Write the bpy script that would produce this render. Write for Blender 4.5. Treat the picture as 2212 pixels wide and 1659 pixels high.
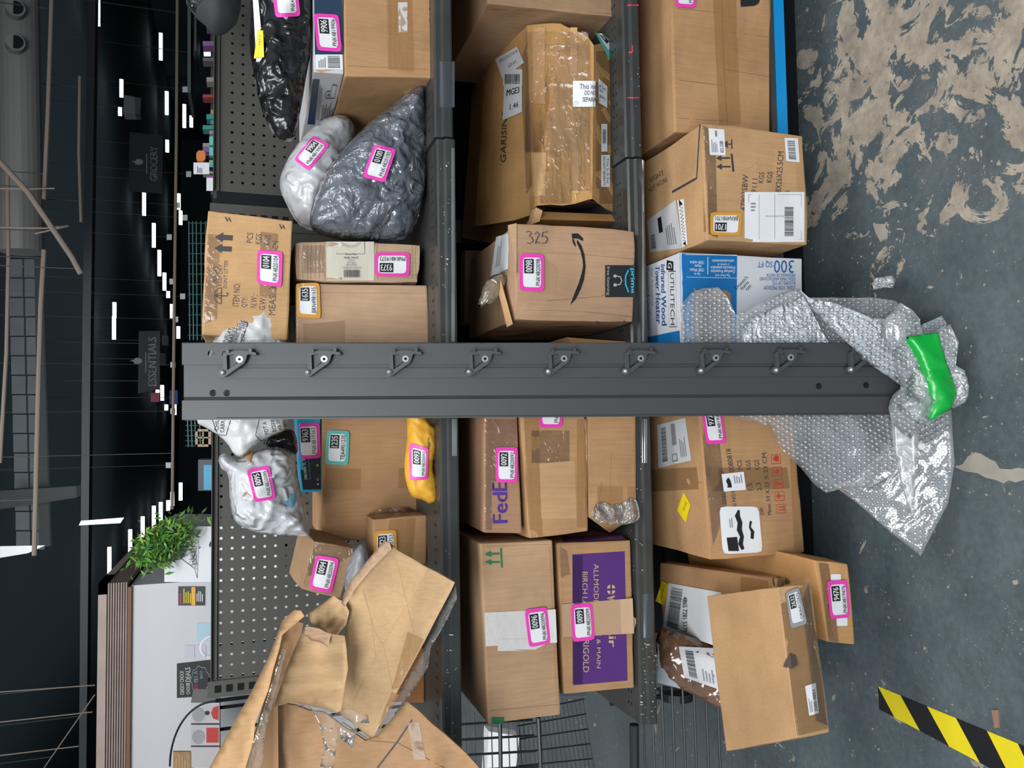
import bpy, bmesh, math, random
from mathutils import Vector, Matrix, noise
from mathutils.bvhtree import BVHTree
from mathutils.geometry import delaunay_2d_cdt, tessellate_polygon
random.seed(7)
for o in list(bpy.data.objects): bpy.data.objects.remove(o, do_unlink=True)
sc = bpy.context.scene
COL = sc.collection
# ---------------------------------------------------------------- camera (phone held sideways: rolled a quarter turn)
FPX, PITCH, YAW, ROLL, CH = 1707.0, math.radians(18.62), math.radians(3.2), math.radians(0.15), 1.36
Fw = Vector((math.sin(YAW)*math.cos(PITCH), math.cos(YAW)*math.cos(PITCH), -math.sin(PITCH)))
Rt0 = Vector((math.cos(YAW), -math.sin(YAW), 0)); Up0 = Rt0.cross(Fw)
Rt = Rt0*math.cos(ROLL) + Up0*math.sin(ROLL); Up = -Rt0*math.sin(ROLL) + Up0*math.cos(ROLL)
CAM = Vector((0, 0, CH))
cd = bpy.data.cameras.new('camera'); cam = bpy.data.objects.new('camera', cd); COL.objects.link(cam)
cd.sensor_width = 36; cd.sensor_fit = 'HORIZONTAL'; cd.lens = FPX/2212*36; cd.clip_start = .02; cd.clip_end = 200
X, Y, Z = -Up, Rt, -Fw
cam.matrix_world = Matrix(((X.x, Y.x, Z.x, CAM.x), (X.y, Y.y, Z.y, CAM.y), (X.z, Y.z, Z.z, CAM.z), (0, 0, 0, 1)))
sc.camera = cam
# ---------------------------------------------------------------- world, lights, exposure
wd = bpy.data.worlds.new('daylight'); sc.world = wd; wd.use_nodes = True
wd.node_tree.nodes['Background'].inputs[0].default_value = (.80, .90, 1, 1)
wd.node_tree.nodes['Background'].inputs[1].default_value = .32
def area(name, loc, to, sx, sy, power, col):
    l = bpy.data.lights.new(name, 'AREA'); l.shape = 'RECTANGLE'; l.size = sx; l.size_y = sy; l.energy = power; l.color = col
    o = bpy.data.objects.new(name, l); COL.objects.link(o); o.location = loc
    o.rotation_euler = (Vector(to) - Vector(loc)).to_track_quat('-Z', 'Y').to_euler(); return o
area('dock_door_daylight', (-1.6, -3.4, 4.4), (0, 1.6, .8), 4.5, 2.2, 330, (.93, .97, 1))
area('overhead_work_light', (0.6, .2, 4.3), (0.2, 1.4, 0), 2.2, 1.2, 60, (1, .98, .95))
_u = area('added_store_fill', (-.5, -1.2, 3.3), (-1.0, 9, 3.9), 3.5, 1.2, 48, (.95, .97, 1)); _u.data.spread = math.radians(62)  # added fill for the roof and far wall, spread kept off the shelves
area('store_ceiling_light', (-1, 7, 4.4), (-1, 8, 0), 4, 3, 34, (1, .98, .95))
area('added_ceiling_fill', (2, 17, 3.3), (2, 17.1, 6), 14, 12, 120, (.80, .92, 1))  # added unseen lamp pointing up to lift the dark store ceiling
sc.view_settings.view_transform = 'Standard'; sc.view_settings.look = 'None'
sc.view_settings.gamma = 1; sc.view_settings.exposure = 0.22
try: sc.view_settings.use_curve_mapping = False
except Exception: pass

# ---------------------------------------------------------------- pixel rays
def ray(x, y): return Fw + Rt*((829.5 - y)/FPX) - Up*((x - 1106)/FPX)
def WY(x, y, Yp): d = ray(x, y); return CAM + d*(Yp/d.y)
def WZ(x, y, z): d = ray(x, y); return CAM + d*((z - CH)/d.z)
def WP(x, y, o, n): d = ray(x, y); return CAM + d*((o - CAM).dot(n)/d.dot(n))
def R(x0, y0, x1, y1): return [(x0, y1), (x0, y0), (x1, y0), (x1, y1)]        # upright in the room
def R180(x0, y0, x1, y1): q = R(x0, y0, x1, y1); return q[2:] + q[:2]
def I(x0, y0, x1, y1): return [(x0, y0), (x1, y0), (x1, y1), (x0, y1)]        # lettering turned a quarter right
def L(x0, y0, x1, y1): return [(x1, y1), (x0, y1), (x0, y0), (x1, y0)]        # lettering turned a quarter left

# ---------------------------------------------------------------- materials
MATS = {}
def nd(nt, t, **k):
    n = nt.nodes.new(t)
    for a, b in k.items(): setattr(n, a, b)
    return n
def mat(name, col, rough=.6, metal=0, spec=.5, emit=0, bump=0, bscale=40, var=0, vscale=6, kind=None, alpha=None, coat=0, stretch=None, bdist=None):
    if name in MATS: return MATS[name]
    m = bpy.data.materials.new(name); m.use_nodes = True; nt = m.node_tree; b = nt.nodes['Principled BSDF']
    b.inputs['Base Color'].default_value = (*col, 1); b.inputs['Roughness'].default_value = rough
    b.inputs['Metallic'].default_value = metal; b.inputs['Specular IOR Level'].default_value = spec
    if coat: b.inputs['Coat Weight'].default_value = coat; b.inputs['Coat Roughness'].default_value = .1
    if emit: b.inputs['Emission Color'].default_value = (*col, 1); b.inputs['Emission Strength'].default_value = emit
    tc = nd(nt, 'ShaderNodeTexCoord'); src = tc.outputs['Object']
    if stretch:
        mp = nd(nt, 'ShaderNodeMapping'); mp.inputs['Scale'].default_value = stretch
        nt.links.new(src, mp.inputs[0]); src = mp.outputs[0]
    if var:
        n = nd(nt, 'ShaderNodeTexNoise'); n.inputs['Scale'].default_value = vscale; n.inputs['Detail'].default_value = 5
        r = nd(nt, 'ShaderNodeMix', data_type='RGBA'); nt.links.new(src, n.inputs['Vector'])
        r.inputs['A'].default_value = (*[c*(1-var) for c in col], 1); r.inputs['B'].default_value = (*[min(1, c*(1+var)) for c in col], 1)
        nt.links.new(n.outputs['Fac'], r.inputs['Factor']); nt.links.new(r.outputs['Result'], b.inputs['Base Color'])
    if bump:
        n = nd(nt, 'ShaderNodeTexNoise')
        if kind == 'crinkle': n.noise_type = 'RIDGED_MULTIFRACTAL'; n.inputs['Distortion'].default_value = .6; n.inputs['Detail'].default_value = 4; bscale = bscale*.8; bdist = bdist or .022
        else: n.inputs['Detail'].default_value = 4
        n.inputs['Scale'].default_value = bscale; nt.links.new(src, n.inputs['Vector'])
        bp = nd(nt, 'ShaderNodeBump'); bp.inputs['Strength'].default_value = bump; bp.inputs['Distance'].default_value = bdist or .004
        nt.links.new(n.outputs['Fac'], bp.inputs['Height']); nt.links.new(bp.outputs[0], b.inputs['Normal']); nt.links.new(bp.outputs[0], b.inputs['Coat Normal'])
    if alpha is not None:
        b.inputs['Alpha'].default_value = alpha
    MATS[name] = m; return m
def cardboard(name, col, rough=.75):
    if name in MATS: return MATS[name]
    m = mat(name, col, rough, spec=.25); nt = m.node_tree; b = nt.nodes['Principled BSDF']
    tc = nd(nt, 'ShaderNodeTexCoord'); n1 = nd(nt, 'ShaderNodeTexNoise'); n1.inputs['Scale'].default_value = 7; n1.inputs['Detail'].default_value = 6
    mp = nd(nt, 'ShaderNodeMapping'); mp.inputs['Scale'].default_value = (220, 220, 14)
    n2 = nd(nt, 'ShaderNodeTexNoise'); n2.inputs['Scale'].default_value = 1; n2.inputs['Detail'].default_value = 2
    nt.links.new(tc.outputs['Object'], n1.inputs['Vector']); nt.links.new(tc.outputs['Object'], mp.inputs[0]); nt.links.new(mp.outputs[0], n2.inputs['Vector'])
    ad = nd(nt, 'ShaderNodeMath', operation='MULTIPLY_ADD'); ad.inputs[1].default_value = .42; nt.links.new(n2.outputs['Fac'], ad.inputs[0]); nt.links.new(n1.outputs['Fac'], ad.inputs[2])
    r = nd(nt, 'ShaderNodeValToRGB'); r.color_ramp.elements[0].position = .42; r.color_ramp.elements[1].position = .98
    r.color_ramp.elements[0].color = (*[c*.74 for c in col], 1); r.color_ramp.elements[1].color = (*[min(1, c*1.16) for c in col], 1)
    nt.links.new(ad.outputs[0], r.inputs[0]); nt.links.new(r.outputs[0], b.inputs['Base Color'])
    bp = nd(nt, 'ShaderNodeBump'); bp.inputs['Strength'].default_value = .4; bp.inputs['Distance'].default_value = .003
    nt.links.new(ad.outputs[0], bp.inputs['Height']); nt.links.new(bp.outputs[0], b.inputs['Normal'])
    return m
def film(name, col=(1, 1, 1), op=.12, gloss=.25, rough=.08, bscale=60, bump=.6, body=None):
    """clear plastic film: see-through with gloss, optional milky body"""
    if name in MATS: return MATS[name]
    m = bpy.data.materials.new(name); m.use_nodes = True; nt = m.node_tree; nt.nodes.clear()
    out = nd(nt, 'ShaderNodeOutputMaterial'); tr = nd(nt, 'ShaderNodeBsdfTransparent'); tr.inputs[0].default_value = (*[.96*c for c in (col if body is None else (1, 1, 1))], 1)
    gl = nd(nt, 'ShaderNodeBsdfGlossy'); gl.inputs['Roughness'].default_value = rough; gl.inputs['Color'].default_value = (1, 1, 1, 1)
    df = nd(nt, 'ShaderNodeBsdfDiffuse'); df.inputs['Color'].default_value = (*(body or (.8, .8, .8)), 1)
    fr = nd(nt, 'ShaderNodeFresnel'); fr.inputs[0].default_value = 1.5
    tc = nd(nt, 'ShaderNodeTexCoord'); vo = nd(nt, 'ShaderNodeTexNoise'); vo.inputs['Scale'].default_value = bscale; vo.inputs['Distortion'].default_value = 1.5
    nt.links.new(tc.outputs['Object'], vo.inputs['Vector'])
    bp = nd(nt, 'ShaderNodeBump'); bp.inputs['Strength'].default_value = bump; bp.inputs['Distance'].default_value = .011
    nt.links.new(vo.outputs['Fac'], bp.inputs['Height'])
    for n in (gl, df): nt.links.new(bp.outputs[0], n.inputs['Normal'])
    mx1 = nd(nt, 'ShaderNodeMixShader'); mx1.inputs[0].default_value = op; nt.links.new(tr.outputs[0], mx1.inputs[1]); nt.links.new(df.outputs[0], mx1.inputs[2])
    ad = nd(nt, 'ShaderNodeMath', operation='MULTIPLY_ADD'); ad.inputs[1].default_value = 1.0; ad.inputs[2].default_value = gloss; nt.links.new(fr.outputs[0], ad.inputs[0]); ad.use_clamp = True
    mx2 = nd(nt, 'ShaderNodeMixShader'); nt.links.new(ad.outputs[0], mx2.inputs[0]); nt.links.new(mx1.outputs[0], mx2.inputs[1]); nt.links.new(gl.outputs[0], mx2.inputs[2])
    nt.links.new(mx2.outputs[0], out.inputs[0]); MATS[name] = m; return m

CB = cardboard('cardboard', (.44, .25, .12)); CB2 = cardboard('cardboard_light', (.51, .305, .15)); CB3 = cardboard('cardboard_warm', (.46, .24, .09))
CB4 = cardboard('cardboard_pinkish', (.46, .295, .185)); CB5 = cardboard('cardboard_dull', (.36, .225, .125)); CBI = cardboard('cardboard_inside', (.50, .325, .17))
WHITE = mat('white_paper', (.78, .78, .79), .55); BLACK = mat('black_ink', (.012, .012, .014), .5); PINK = mat('pink_sticker', (.82, .055, .43), .4)
ORANGE = mat('amber_sticker', (.66, .31, .04), .4); TEAL = mat('teal_sticker', (.10, .50, .45), .4); GREY = mat('grey_sticker', (.30, .31, .32), .4)
INK = mat('print_ink', (.055, .045, .05), .6); GREENINK = mat('green_ink', (.02, .17, .07), .6); REDINK = mat('red_ink', (.50, .04, .03), .6)
PURPLE = mat('purple_print', (.085, .022, .17), .55); PURPLEINK = mat('purple_ink', (.085, .03, .26), .5); TANINK = mat('tan_print', (.55, .37, .23), .6)
BLUE = mat('blue_print', (.005, .145, .40), .4); BLUEINK = mat('blue_ink', (.02, .10, .32), .4); CYAN = mat('cyan_print', (.02, .40, .62), .4)
NAVY = mat('navy_print', (.02, .045, .09), .45); YEL = mat('yellow_label', (.85, .62, .01), .5); GREYINK = mat('grey_ink', (.22, .22, .24), .6)
TAPE = mat('brown_packing_tape', (.44, .235, .085), .22, bump=.35, bscale=30, alpha=.45, stretch=(1, 1, 4), coat=.5)
TAPED = mat('dark_packing_tape', (.29, .165, .07), .25, bump=.35, bscale=30, alpha=.5, coat=.4)
CLEAR = film('clear_tape', op=.02, gloss=.0, rough=.12, bscale=26, bump=1)
PAPERTAPE = mat('white_paper_tape', (.62, .58, .56), .5, bump=.4, bscale=60)

# ---------------------------------------------------------------- mesh plumbing
def mk(name, verts, faces, mats, mi=None, parent=None, smooth=False, label=None, cat=None, group=None, kind=None, origin=None):
    verts = [Vector(v) for v in verts]
    if not isinstance(mats, (list, tuple)): mats = [mats]
    if parent is not None: org = Vector((0, 0, 0)) + parent_loc(parent)
    elif origin is not None: org = Vector(origin)
    else:
        mn = Vector([min(v[i] for v in verts) for i in range(3)]); mxx = Vector([max(v[i] for v in verts) for i in range(3)])
        org = Vector(((mn.x+mxx.x)/2, (mn.y+mxx.y)/2, mn.z))
    me = bpy.data.meshes.new(name); me.from_pydata([v-org for v in verts], [], faces)
    for m in mats: me.materials.append(m)
    if mi: me.polygons.foreach_set('material_index', mi)
    if smooth: me.polygons.foreach_set('use_smooth', [True]*len(me.polygons))
    me.update()
    o = bpy.data.objects.new(name, me); COL.objects.link(o)
    if parent is not None: o.parent = parent
    else: o.location = org
    tag(o, label, cat, group, kind)
    o['_w'] = 1; BV[o.name] = (verts, faces); return o
BV = {}; BVT = {}
def parent_loc(p):
    l = Vector((0, 0, 0))
    while p is not None: l = l + p.location; p = p.parent
    return l
def tag(o, label=None, cat=None, group=None, kind=None):
    if label: o['label'] = label
    if cat: o['category'] = cat
    if group: o['group'] = group
    if kind: o['kind'] = kind
    return o
def empty(name, loc, label, cat, group=None, kind=None):
    o = bpy.data.objects.new(name, None); COL.objects.link(o); o.location = loc; o.empty_display_size = .05
    return tag(o, label, cat, group, kind)
class G:
    """collects simple shapes in world space"""
    def __init__(s): s.v = []; s.f = []; s.m = []
    def add(s, vs, fs, m=0):
        b = len(s.v); s.v += [Vector(v) for v in vs]; s.f += [tuple(i+b for i in f) for f in fs]; s.m += [m]*len(fs)
    def box(s, x0, y0, z0, x1, y1, z1, m=0):
        s.add([(x0, y0, z0), (x1, y0, z0), (x1, y1, z0), (x0, y1, z0), (x0, y0, z1), (x1, y0, z1), (x1, y1, z1), (x0, y1, z1)],
              [(0, 3, 2, 1), (4, 5, 6, 7), (0, 1, 5, 4), (1, 2, 6, 5), (2, 3, 7, 6), (3, 0, 4, 7)], m)
    def tube(s, pts, r, n=8, m=0, caps=True):
        pts = [Vector(p) for p in pts]; rings = []
        for i, p in enumerate(pts):
            t = (pts[min(i+1, len(pts)-1)] - pts[max(i-1, 0)]).normalized()
            a = t.cross(Vector((0, 0, 1)) if abs(t.z) < .9 else Vector((1, 0, 0))).normalized(); b = t.cross(a)
            rr = r[i] if isinstance(r, (list, tuple)) else r
            rings.append([p + a*rr*math.cos(2*math.pi*k/n) + b*rr*math.sin(2*math.pi*k/n) for k in range(n)])
        vs = [v for rg in rings for v in rg]
        fs = [(i*n+k, i*n+(k+1) % n, (i+1)*n+(k+1) % n, (i+1)*n+k) for i in range(len(pts)-1) for k in range(n)]
        if caps: fs += [tuple(range(n))[::-1], tuple((len(pts)-1)*n+k for k in range(n))]
        s.add(vs, fs, m)
    def ext(s, poly, vec, m=0):
        """prism from a planar polygon"""
        n = len(poly); vec = Vector(vec); poly = [Vector(p) for p in poly]
        s.add(poly+[p+vec for p in poly], [tuple(range(n)), tuple(range(2*n-1, n-1, -1))] + [(i, i+n, (i+1) % n+n, (i+1) % n) for i in range(n)], m)
    def build(s, name, mats, **k): return mk(name, s.v, s.f, mats, s.m, **k)

# ---------------------------------------------------------------- cartons
def carton(name, quad, Yf, depth, material, cuts=7, amp=.002, bev=.004, parent=None, vec=None, crush=0, seed=0, **k):
    """a carton from the four corners of its front face (TL TR BR BL), standing on the plane Y=Yf"""
    if not isinstance(Yf, (list, tuple)): Yf = [Yf]*4
    c = [WY(x, y, yy) for (x, y), yy in zip(quad, Yf)]
    dv = Vector(vec) if vec else Vector((0, depth, 0))
    return hexa(name, c + [p + dv for p in c], material, cuts, amp, bev, parent, crush, seed, **k)
def hexa(name, c, material, cuts=7, amp=.002, bev=.004, parent=None, crush=0, seed=0, **k):
    bm = bmesh.new(); vs = [bm.verts.new(p) for p in c]
    for f in ((0, 3, 2, 1), (4, 5, 6, 7), (0, 1, 5, 4), (1, 2, 6, 5), (2, 3, 7, 6), (3, 0, 4, 7)): bm.faces.new([vs[i] for i in f])
    bmesh.ops.recalc_face_normals(bm, faces=bm.faces[:])
    if cuts: bmesh.ops.subdivide_edges(bm, edges=bm.edges[:], cuts=cuts, use_grid_fill=True)
    bm.normal_update()
    sharp = [e for e in bm.edges if len(e.link_faces) == 2 and e.calc_face_angle(0) > .8]
    if bev: bmesh.ops.bevel(bm, geom=sharp, offset=bev, segments=2, affect='EDGES', profile=.6)
    bm.normal_update(); s3 = Vector((seed*3.7, seed*1.3, 5.1))
    for v in bm.verts:
        p = v.co
        d = noise.noise(p*7 + s3)*amp*1.3 + noise.noise(p*19 + s3)*amp*.6
        if crush:
            q = min((p - cc).length for cc in c)
            d += (abs(noise.noise(p*38+s3))+.3)*-crush*max(0, 1-q/.05)
            d += -crush*.35*abs(noise.noise(Vector((p.x*11, p.y*11, p.z*45))+s3))
        v.co = p + v.normal*d
    bm.verts.index_update(); verts = [v.co.copy() for v in bm.verts]; faces = [tuple(v.index for v in f.verts) for f in bm.faces]; bm.free()
    cen = sum(c, Vector())/8; zb = min(p.z for p in c)
    o = mk(name, verts, faces, material, parent=parent, smooth=False, origin=None if parent else (cen.x, cen.y, zb), **k)
    return o

# ---------------------------------------------------------------- decals: stickers, tape and print laid on real surfaces
TXT = {}
def textmesh(s, bold=False):
    if (s, bold) in TXT: return TXT[(s, bold)]
    cu = bpy.data.curves.new('t', 'FONT'); cu.body = s; cu.resolution_u = 2; cu.offset = 0
    ob = bpy.data.objects.new('t', cu); COL.objects.link(ob)
    me = bpy.data.meshes.new_from_object(ob)
    v = [(p.co.x, p.co.y) for p in me.vertices]; f = [tuple(p.vertices) for p in me.polygons]
    if bold: n = len(v); v = v + [(a+.045, b) for a, b in v] + [(a+.022, b) for a, b in v]; f = f + [tuple(i+n for i in q) for q in f] + [tuple(i+2*n for i in q) for q in f]
    bpy.data.objects.remove(ob); bpy.data.curves.remove(cu); bpy.data.meshes.remove(me)
    x0 = min(p[0] for p in v); x1 = max(p[0] for p in v); y0 = min(p[1] for p in v); y1 = max(p[1] for p in v)
    v = [((a-x0)/(x1-x0), (b-y0)/(y1-y0)) for a, b in v]; TXT[(s, bold)] = (v, f); return v, f
def homog(q):
    (x0, y0), (x1, y1), (x2, y2), (x3, y3) = q[3], q[2], q[1], q[0]     # BL BR TR TL
    dx1, dx2, sx = x1-x2, x3-x2, x0-x1+x2-x3; dy1, dy2, sy = y1-y2, y3-y2, y0-y1+y2-y3
    den = dx1*dy2-dx2*dy1
    g = (sx*dy2-dx2*sy)/den; h = (dx1*sy-sx*dy1)/den
    a, b, c = x1-x0+g*x1, x3-x0+h*x3, x0; d, e, f = y1-y0+g*y1, y3-y0+h*y3, y0
    return lambda s, t: ((a*s+b*t+c)/(g*s+h*t+1), (d*s+e*t+f)/(g*s+h*t+1))
def decal(target, quad, prims, name, parent=None, label=None, lift=.0006, grid=None, soft_clamp=False):
    if target.name not in BVT: BVT[target.name] = BVHTree.FromPolygons(*BV[target.name])
    bvh = BVT[target.name]; H = homog(quad)
    if grid is None: grid = any(p[0] in ('rect', 'rrect') for p in prims)
    st = []; faces = []; mi = []; mats = []; lay = []
    def M(m):
        if m not in mats: mats.append(m)
        return mats.index(m)
    def push(vs, fs, m, l):
        b = len(st); st.extend(vs); lay.extend([l]*len(vs)); faces.extend([tuple(i+b for i in f) for f in fs]); mi.extend([M(m)]*len(fs))
    for L_, p in enumerate(prims):
        k, m = p[0], p[1]
        if k in ('rect', 'rrect'):
            x0, y0, x1, y1 = p[2:6]; nx = p[6] if len(p) > 6 else 8; ny = p[7] if len(p) > 7 else 6
            vs = [(x0+(x1-x0)*i/nx, y0+(y1-y0)*j/ny) for j in range(ny+1) for i in range(nx+1)]
            if k == 'rrect':
                for ci, sx, sy in ((0, 1, 1), (nx, -1, 1), (ny*(nx+1), 1, -1), (ny*(nx+1)+nx, -1, -1)):
                    a, b = vs[ci]; vs[ci] = (a+sx*.022, b+sy*.035)
            push(vs, [(j*(nx+1)+i, j*(nx+1)+i+1, (j+1)*(nx+1)+i+1, (j+1)*(nx+1)+i) for j in range(ny) for i in range(nx)], m, L_)
        elif k == 'poly':
            pts = p[2]; tri = tessellate_polygon([[Vector((a, b, 0)) for a, b in pts]]); push(pts, [tuple(t) for t in tri], m, L_)
        elif k == 'text':
            s, x0, y0, x1, y1 = p[2:7]; v, f = textmesh(s, len(p) > 7 and p[7]); push([(x0+a*(x1-x0), y0+b*(y1-y0)) for a, b in v], f, m, L_)
        elif k == 'bars':
            x0, y0, x1, y1, n = p[2:7]; rnd = random.Random(n*7+int(x0*100)); x = x0; w = (x1-x0)/n
            while x < x1-w*.5:
                bw = w*rnd.choice((.25, .4, .6)); push([(x, y0), (x+bw, y0), (x+bw, y1), (x, y1)], [(0, 1, 2, 3)], m, L_); x += bw + w*rnd.choice((.25, .4, .55))
        elif k == 'lines':
            x0, y0, x1, y1, n = p[2:7]; rnd = random.Random(n*5+int(y0*100))
            for i in range(n):
                yy = y1-(y1-y0)*(i+.5)/n; hh = (y1-y0)/n*.22; xe = x0+(x1-x0)*rnd.uniform(.6, 1)
                push([(x0, yy-hh), (xe, yy-hh), (xe, yy+hh), (x0, yy+hh)], [(0, 1, 2, 3)], m, L_)
        elif k == 'stroke':
            pts, w = p[2], p[3]; vs = []; n = len(pts)
            for i, (a, b) in enumerate(pts):
                a0, b0 = pts[max(0, i-1)]; a1, b1 = pts[min(n-1, i+1)]; dx, dy = a1-a0, b1-b0; l = math.hypot(dx, dy) or 1
                ww = (w[i] if isinstance(w, (list, tuple)) else w)/2; vs += [(a-dy/l*ww, b+dx/l*ww), (a+dy/l*ww, b-dx/l*ww)]
            push(vs, [(2*i, 2*i+1, 2*i+3, 2*i+2) for i in range(n-1)], m, L_)
        elif k == 'disc':
            cx, cy, rx, ry = p[2:6]; n = 16; push([(cx, cy)]+[(cx+rx*math.cos(6.2832*i/n), cy+ry*math.sin(6.2832*i/n)) for i in range(n)], [(0, 1+i, 1+(i+1) % n) for i in range(n)], m, L_)
    out = []; dist = []
    if grid:
        NX, NY = 14, 9; gp = []; ok = []
        for j in range(NY+1):
            for i in range(NX+1):
                dn = ray(*H(i/NX, j/NY)).normalized(); hit, nrm, _, ds = bvh.ray_cast(CAM, dn)
                gp.append(ds); 
                if ds is not None: ok.append((i, j, ds))
        if not ok: print('DECAL MISS', name, quad); return None
        for j in range(NY+1):
            for i in range(NX+1):
                if gp[j*(NX+1)+i] is None: gp[j*(NX+1)+i] = min(ok, key=lambda e: (e[0]-i)**2+(e[1]-j)**2)[2]
        
        soft_t = target.name.split('.')[0] in ('polybag', 'plastic_bag', 'padded_mailer', 'poly_mailer', 'outer_film')
        if soft_t:
            lift = max(lift, .0035)
            for _ in range(5):
                g2 = list(gp)
                for j in range(NY+1):
                    for i in range(NX+1):
                        nb = [gp[jj*(NX+1)+ii] for ii, jj in ((i-1, j), (i+1, j), (i, j-1), (i, j+1)) if 0 <= ii <= NX and 0 <= jj <= NY]
                        g2[j*(NX+1)+i] = .4*gp[j*(NX+1)+i] + .6*sum(nb)/len(nb)
                gp = g2
        md = sorted(gp)[len(gp)//2]; gp = [min(md+.03, max(md-.03, d)) if soft_clamp else d for d in gp]
        pos = [CAM + ray(*H(i/NX, j/NY)).normalized()*gp[j*(NX+1)+i] for j in range(NY+1) for i in range(NX+1)]
        du = (pos[NX]-pos[0]) + (pos[-1]-pos[-1-NX]); dv = (pos[-1-NX]-pos[0]) + (pos[-1]-pos[NX]); gn = du.cross(dv).normalized()
        if gn.dot(pos[0]-CAM) > 0: gn = -gn
        for (s, t), l in zip(st, lay):
            a = min(max(s, 0), .99999)*NX; b_ = min(max(t, 0), .99999)*NY; i, j = int(a), int(b_); a -= i; b_ -= j
            e0 = gp[j*(NX+1)+i]*(1-a)+gp[j*(NX+1)+i+1]*a; e1 = gp[(j+1)*(NX+1)+i]*(1-a)+gp[(j+1)*(NX+1)+i+1]*a
            dn = ray(*H(s, t)).normalized(); out.append((CAM + dn*(e0*(1-b_)+e1*b_), gn, dn)); dist.append((s, t, 1))
        st_loop = []
    else: st_loop = st
    for (s, t) in st_loop:
        d = ray(*H(s, t)); dn = d.normalized(); hit, nrm, _, ds = bvh.ray_cast(CAM, dn)
        out.append((hit, nrm, dn)); 
        if hit is not None: dist.append((s, t, ds))
    if not dist: print('DECAL MISS', name, quad); return None
    res = []
    for (s, t), l, (hit, nrm, dn) in zip(st, lay, out):
        if hit is None:
            q = min(dist, key=lambda e: (e[0]-s)**2+(e[1]-t)**2); hit = CAM + dn*q[2]; nrm = -dn
        if nrm.dot(dn) > 0: nrm = -nrm
        nn = (nrm - dn*.5).normalized()
        res.append(hit + nn*(lift + l*(.0009 if lift > .003 and grid else .00035)))
    # face winding towards the camera
    fs = []
    for f in faces:
        a, b, c = res[f[0]], res[f[1]], res[f[2]]
        fs.append(f if (b-a).cross(c-a).dot(CAM-a) > 0 else f[::-1])
    o = mk(name, res, fs, mats, mi, parent=parent or target, label=label); return o
def asset(target, quad, num, code, col=None, lab=None):
    col = col or PINK
    pr = [('rrect', col, 0, 0, 1, 1), ('rrect', WHITE, .10, .13, .90, .87)]
    if num: pr += [('rect', BLACK, .47, .44, .86, .83, 6, 4), ('text', WHITE, num, .50, .50, .83, .77, True)]
    pr += [('text', BLACK, code, .14, .18, .86, .36)]
    return decal(target, quad, pr, 'asset_sticker', label=lab, lift=.0036)
def tape(target, quad, m=None, name='tape_strip', lift=.0004, nx=10, ny=6): return decal(target, quad, [('rect', m or TAPE, 0, 0, 1, 1, nx, ny)], name, lift=lift)
def words(target, items, m=None, name='printed_text', bold=False, lift=.0005):
    for s, q in items: decal(target, q, [('text', m or INK, s, 0, 0, 1, 1, bold)], name, lift=lift)
def crease(target, pts, w=2.0, m=None, name='fold_crease'):
    """thin line following the surface through pixel points"""
    pts2 = []
    for (a, b), (c, d) in zip(pts, pts[1:]):
        for i in range(6): pts2.append((a+(c-a)*i/6, b+(d-b)*i/6))
    pts2.append(pts[-1]); x0 = min(p[0] for p in pts2)-4; x1 = max(p[0] for p in pts2)+4; y0 = min(p[1] for p in pts2)-4; y1 = max(p[1] for p in pts2)+4
    pr = [('stroke', m or CREASE, [((y1-b)/(y1-y0), (x1-a)/(x1-x0)) for a, b in pts2], w/math.sqrt((x1-x0)*(y1-y0)))]
    return decal(target, R(x0, y0, x1, y1), pr, name, lift=.0004)
CREASE = mat('fold_line', (.20, .115, .055), .8)

# ---------------------------------------------------------------- soft sheets and bags
def seg_dist(p, poly):
    best = 9
    for i in range(len(poly)):
        a, b = poly[i], poly[(i+1) % len(poly)]; ab = b-a; t = max(0, min(1, (p-a).dot(ab)/max(1e-9, ab.length_squared)))
        best = min(best, (p-(a+ab*t)).length)
    return best
def inside(p, poly):
    c = False; j = len(poly)-1
    for i in range(len(poly)):
        if (poly[i].y > p.y) != (poly[j].y > p.y) and p.x < (poly[j].x-poly[i].x)*(p.y-poly[i].y)/(poly[j].y-poly[i].y)+poly[i].x: c = not c
        j = i
    return c
def soften(outline, it=1):
    for _ in range(it):
        o = []
        for i in range(len(outline)):
            a, b = outline[i], outline[(i+1) % len(outline)]
            o += [(a[0]*.75+b[0]*.25, a[1]*.75+b[1]*.25), (a[0]*.25+b[0]*.75, a[1]*.25+b[1]*.75)]
        outline = o
    return outline
def frame(o, n):
    n = n.normalized(); a = Vector((1, 0, 0)); a = (a - n*a.dot(n)).normalized(); return a, n.cross(a) if n.cross(a).z > 0 else -n.cross(a), n
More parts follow.
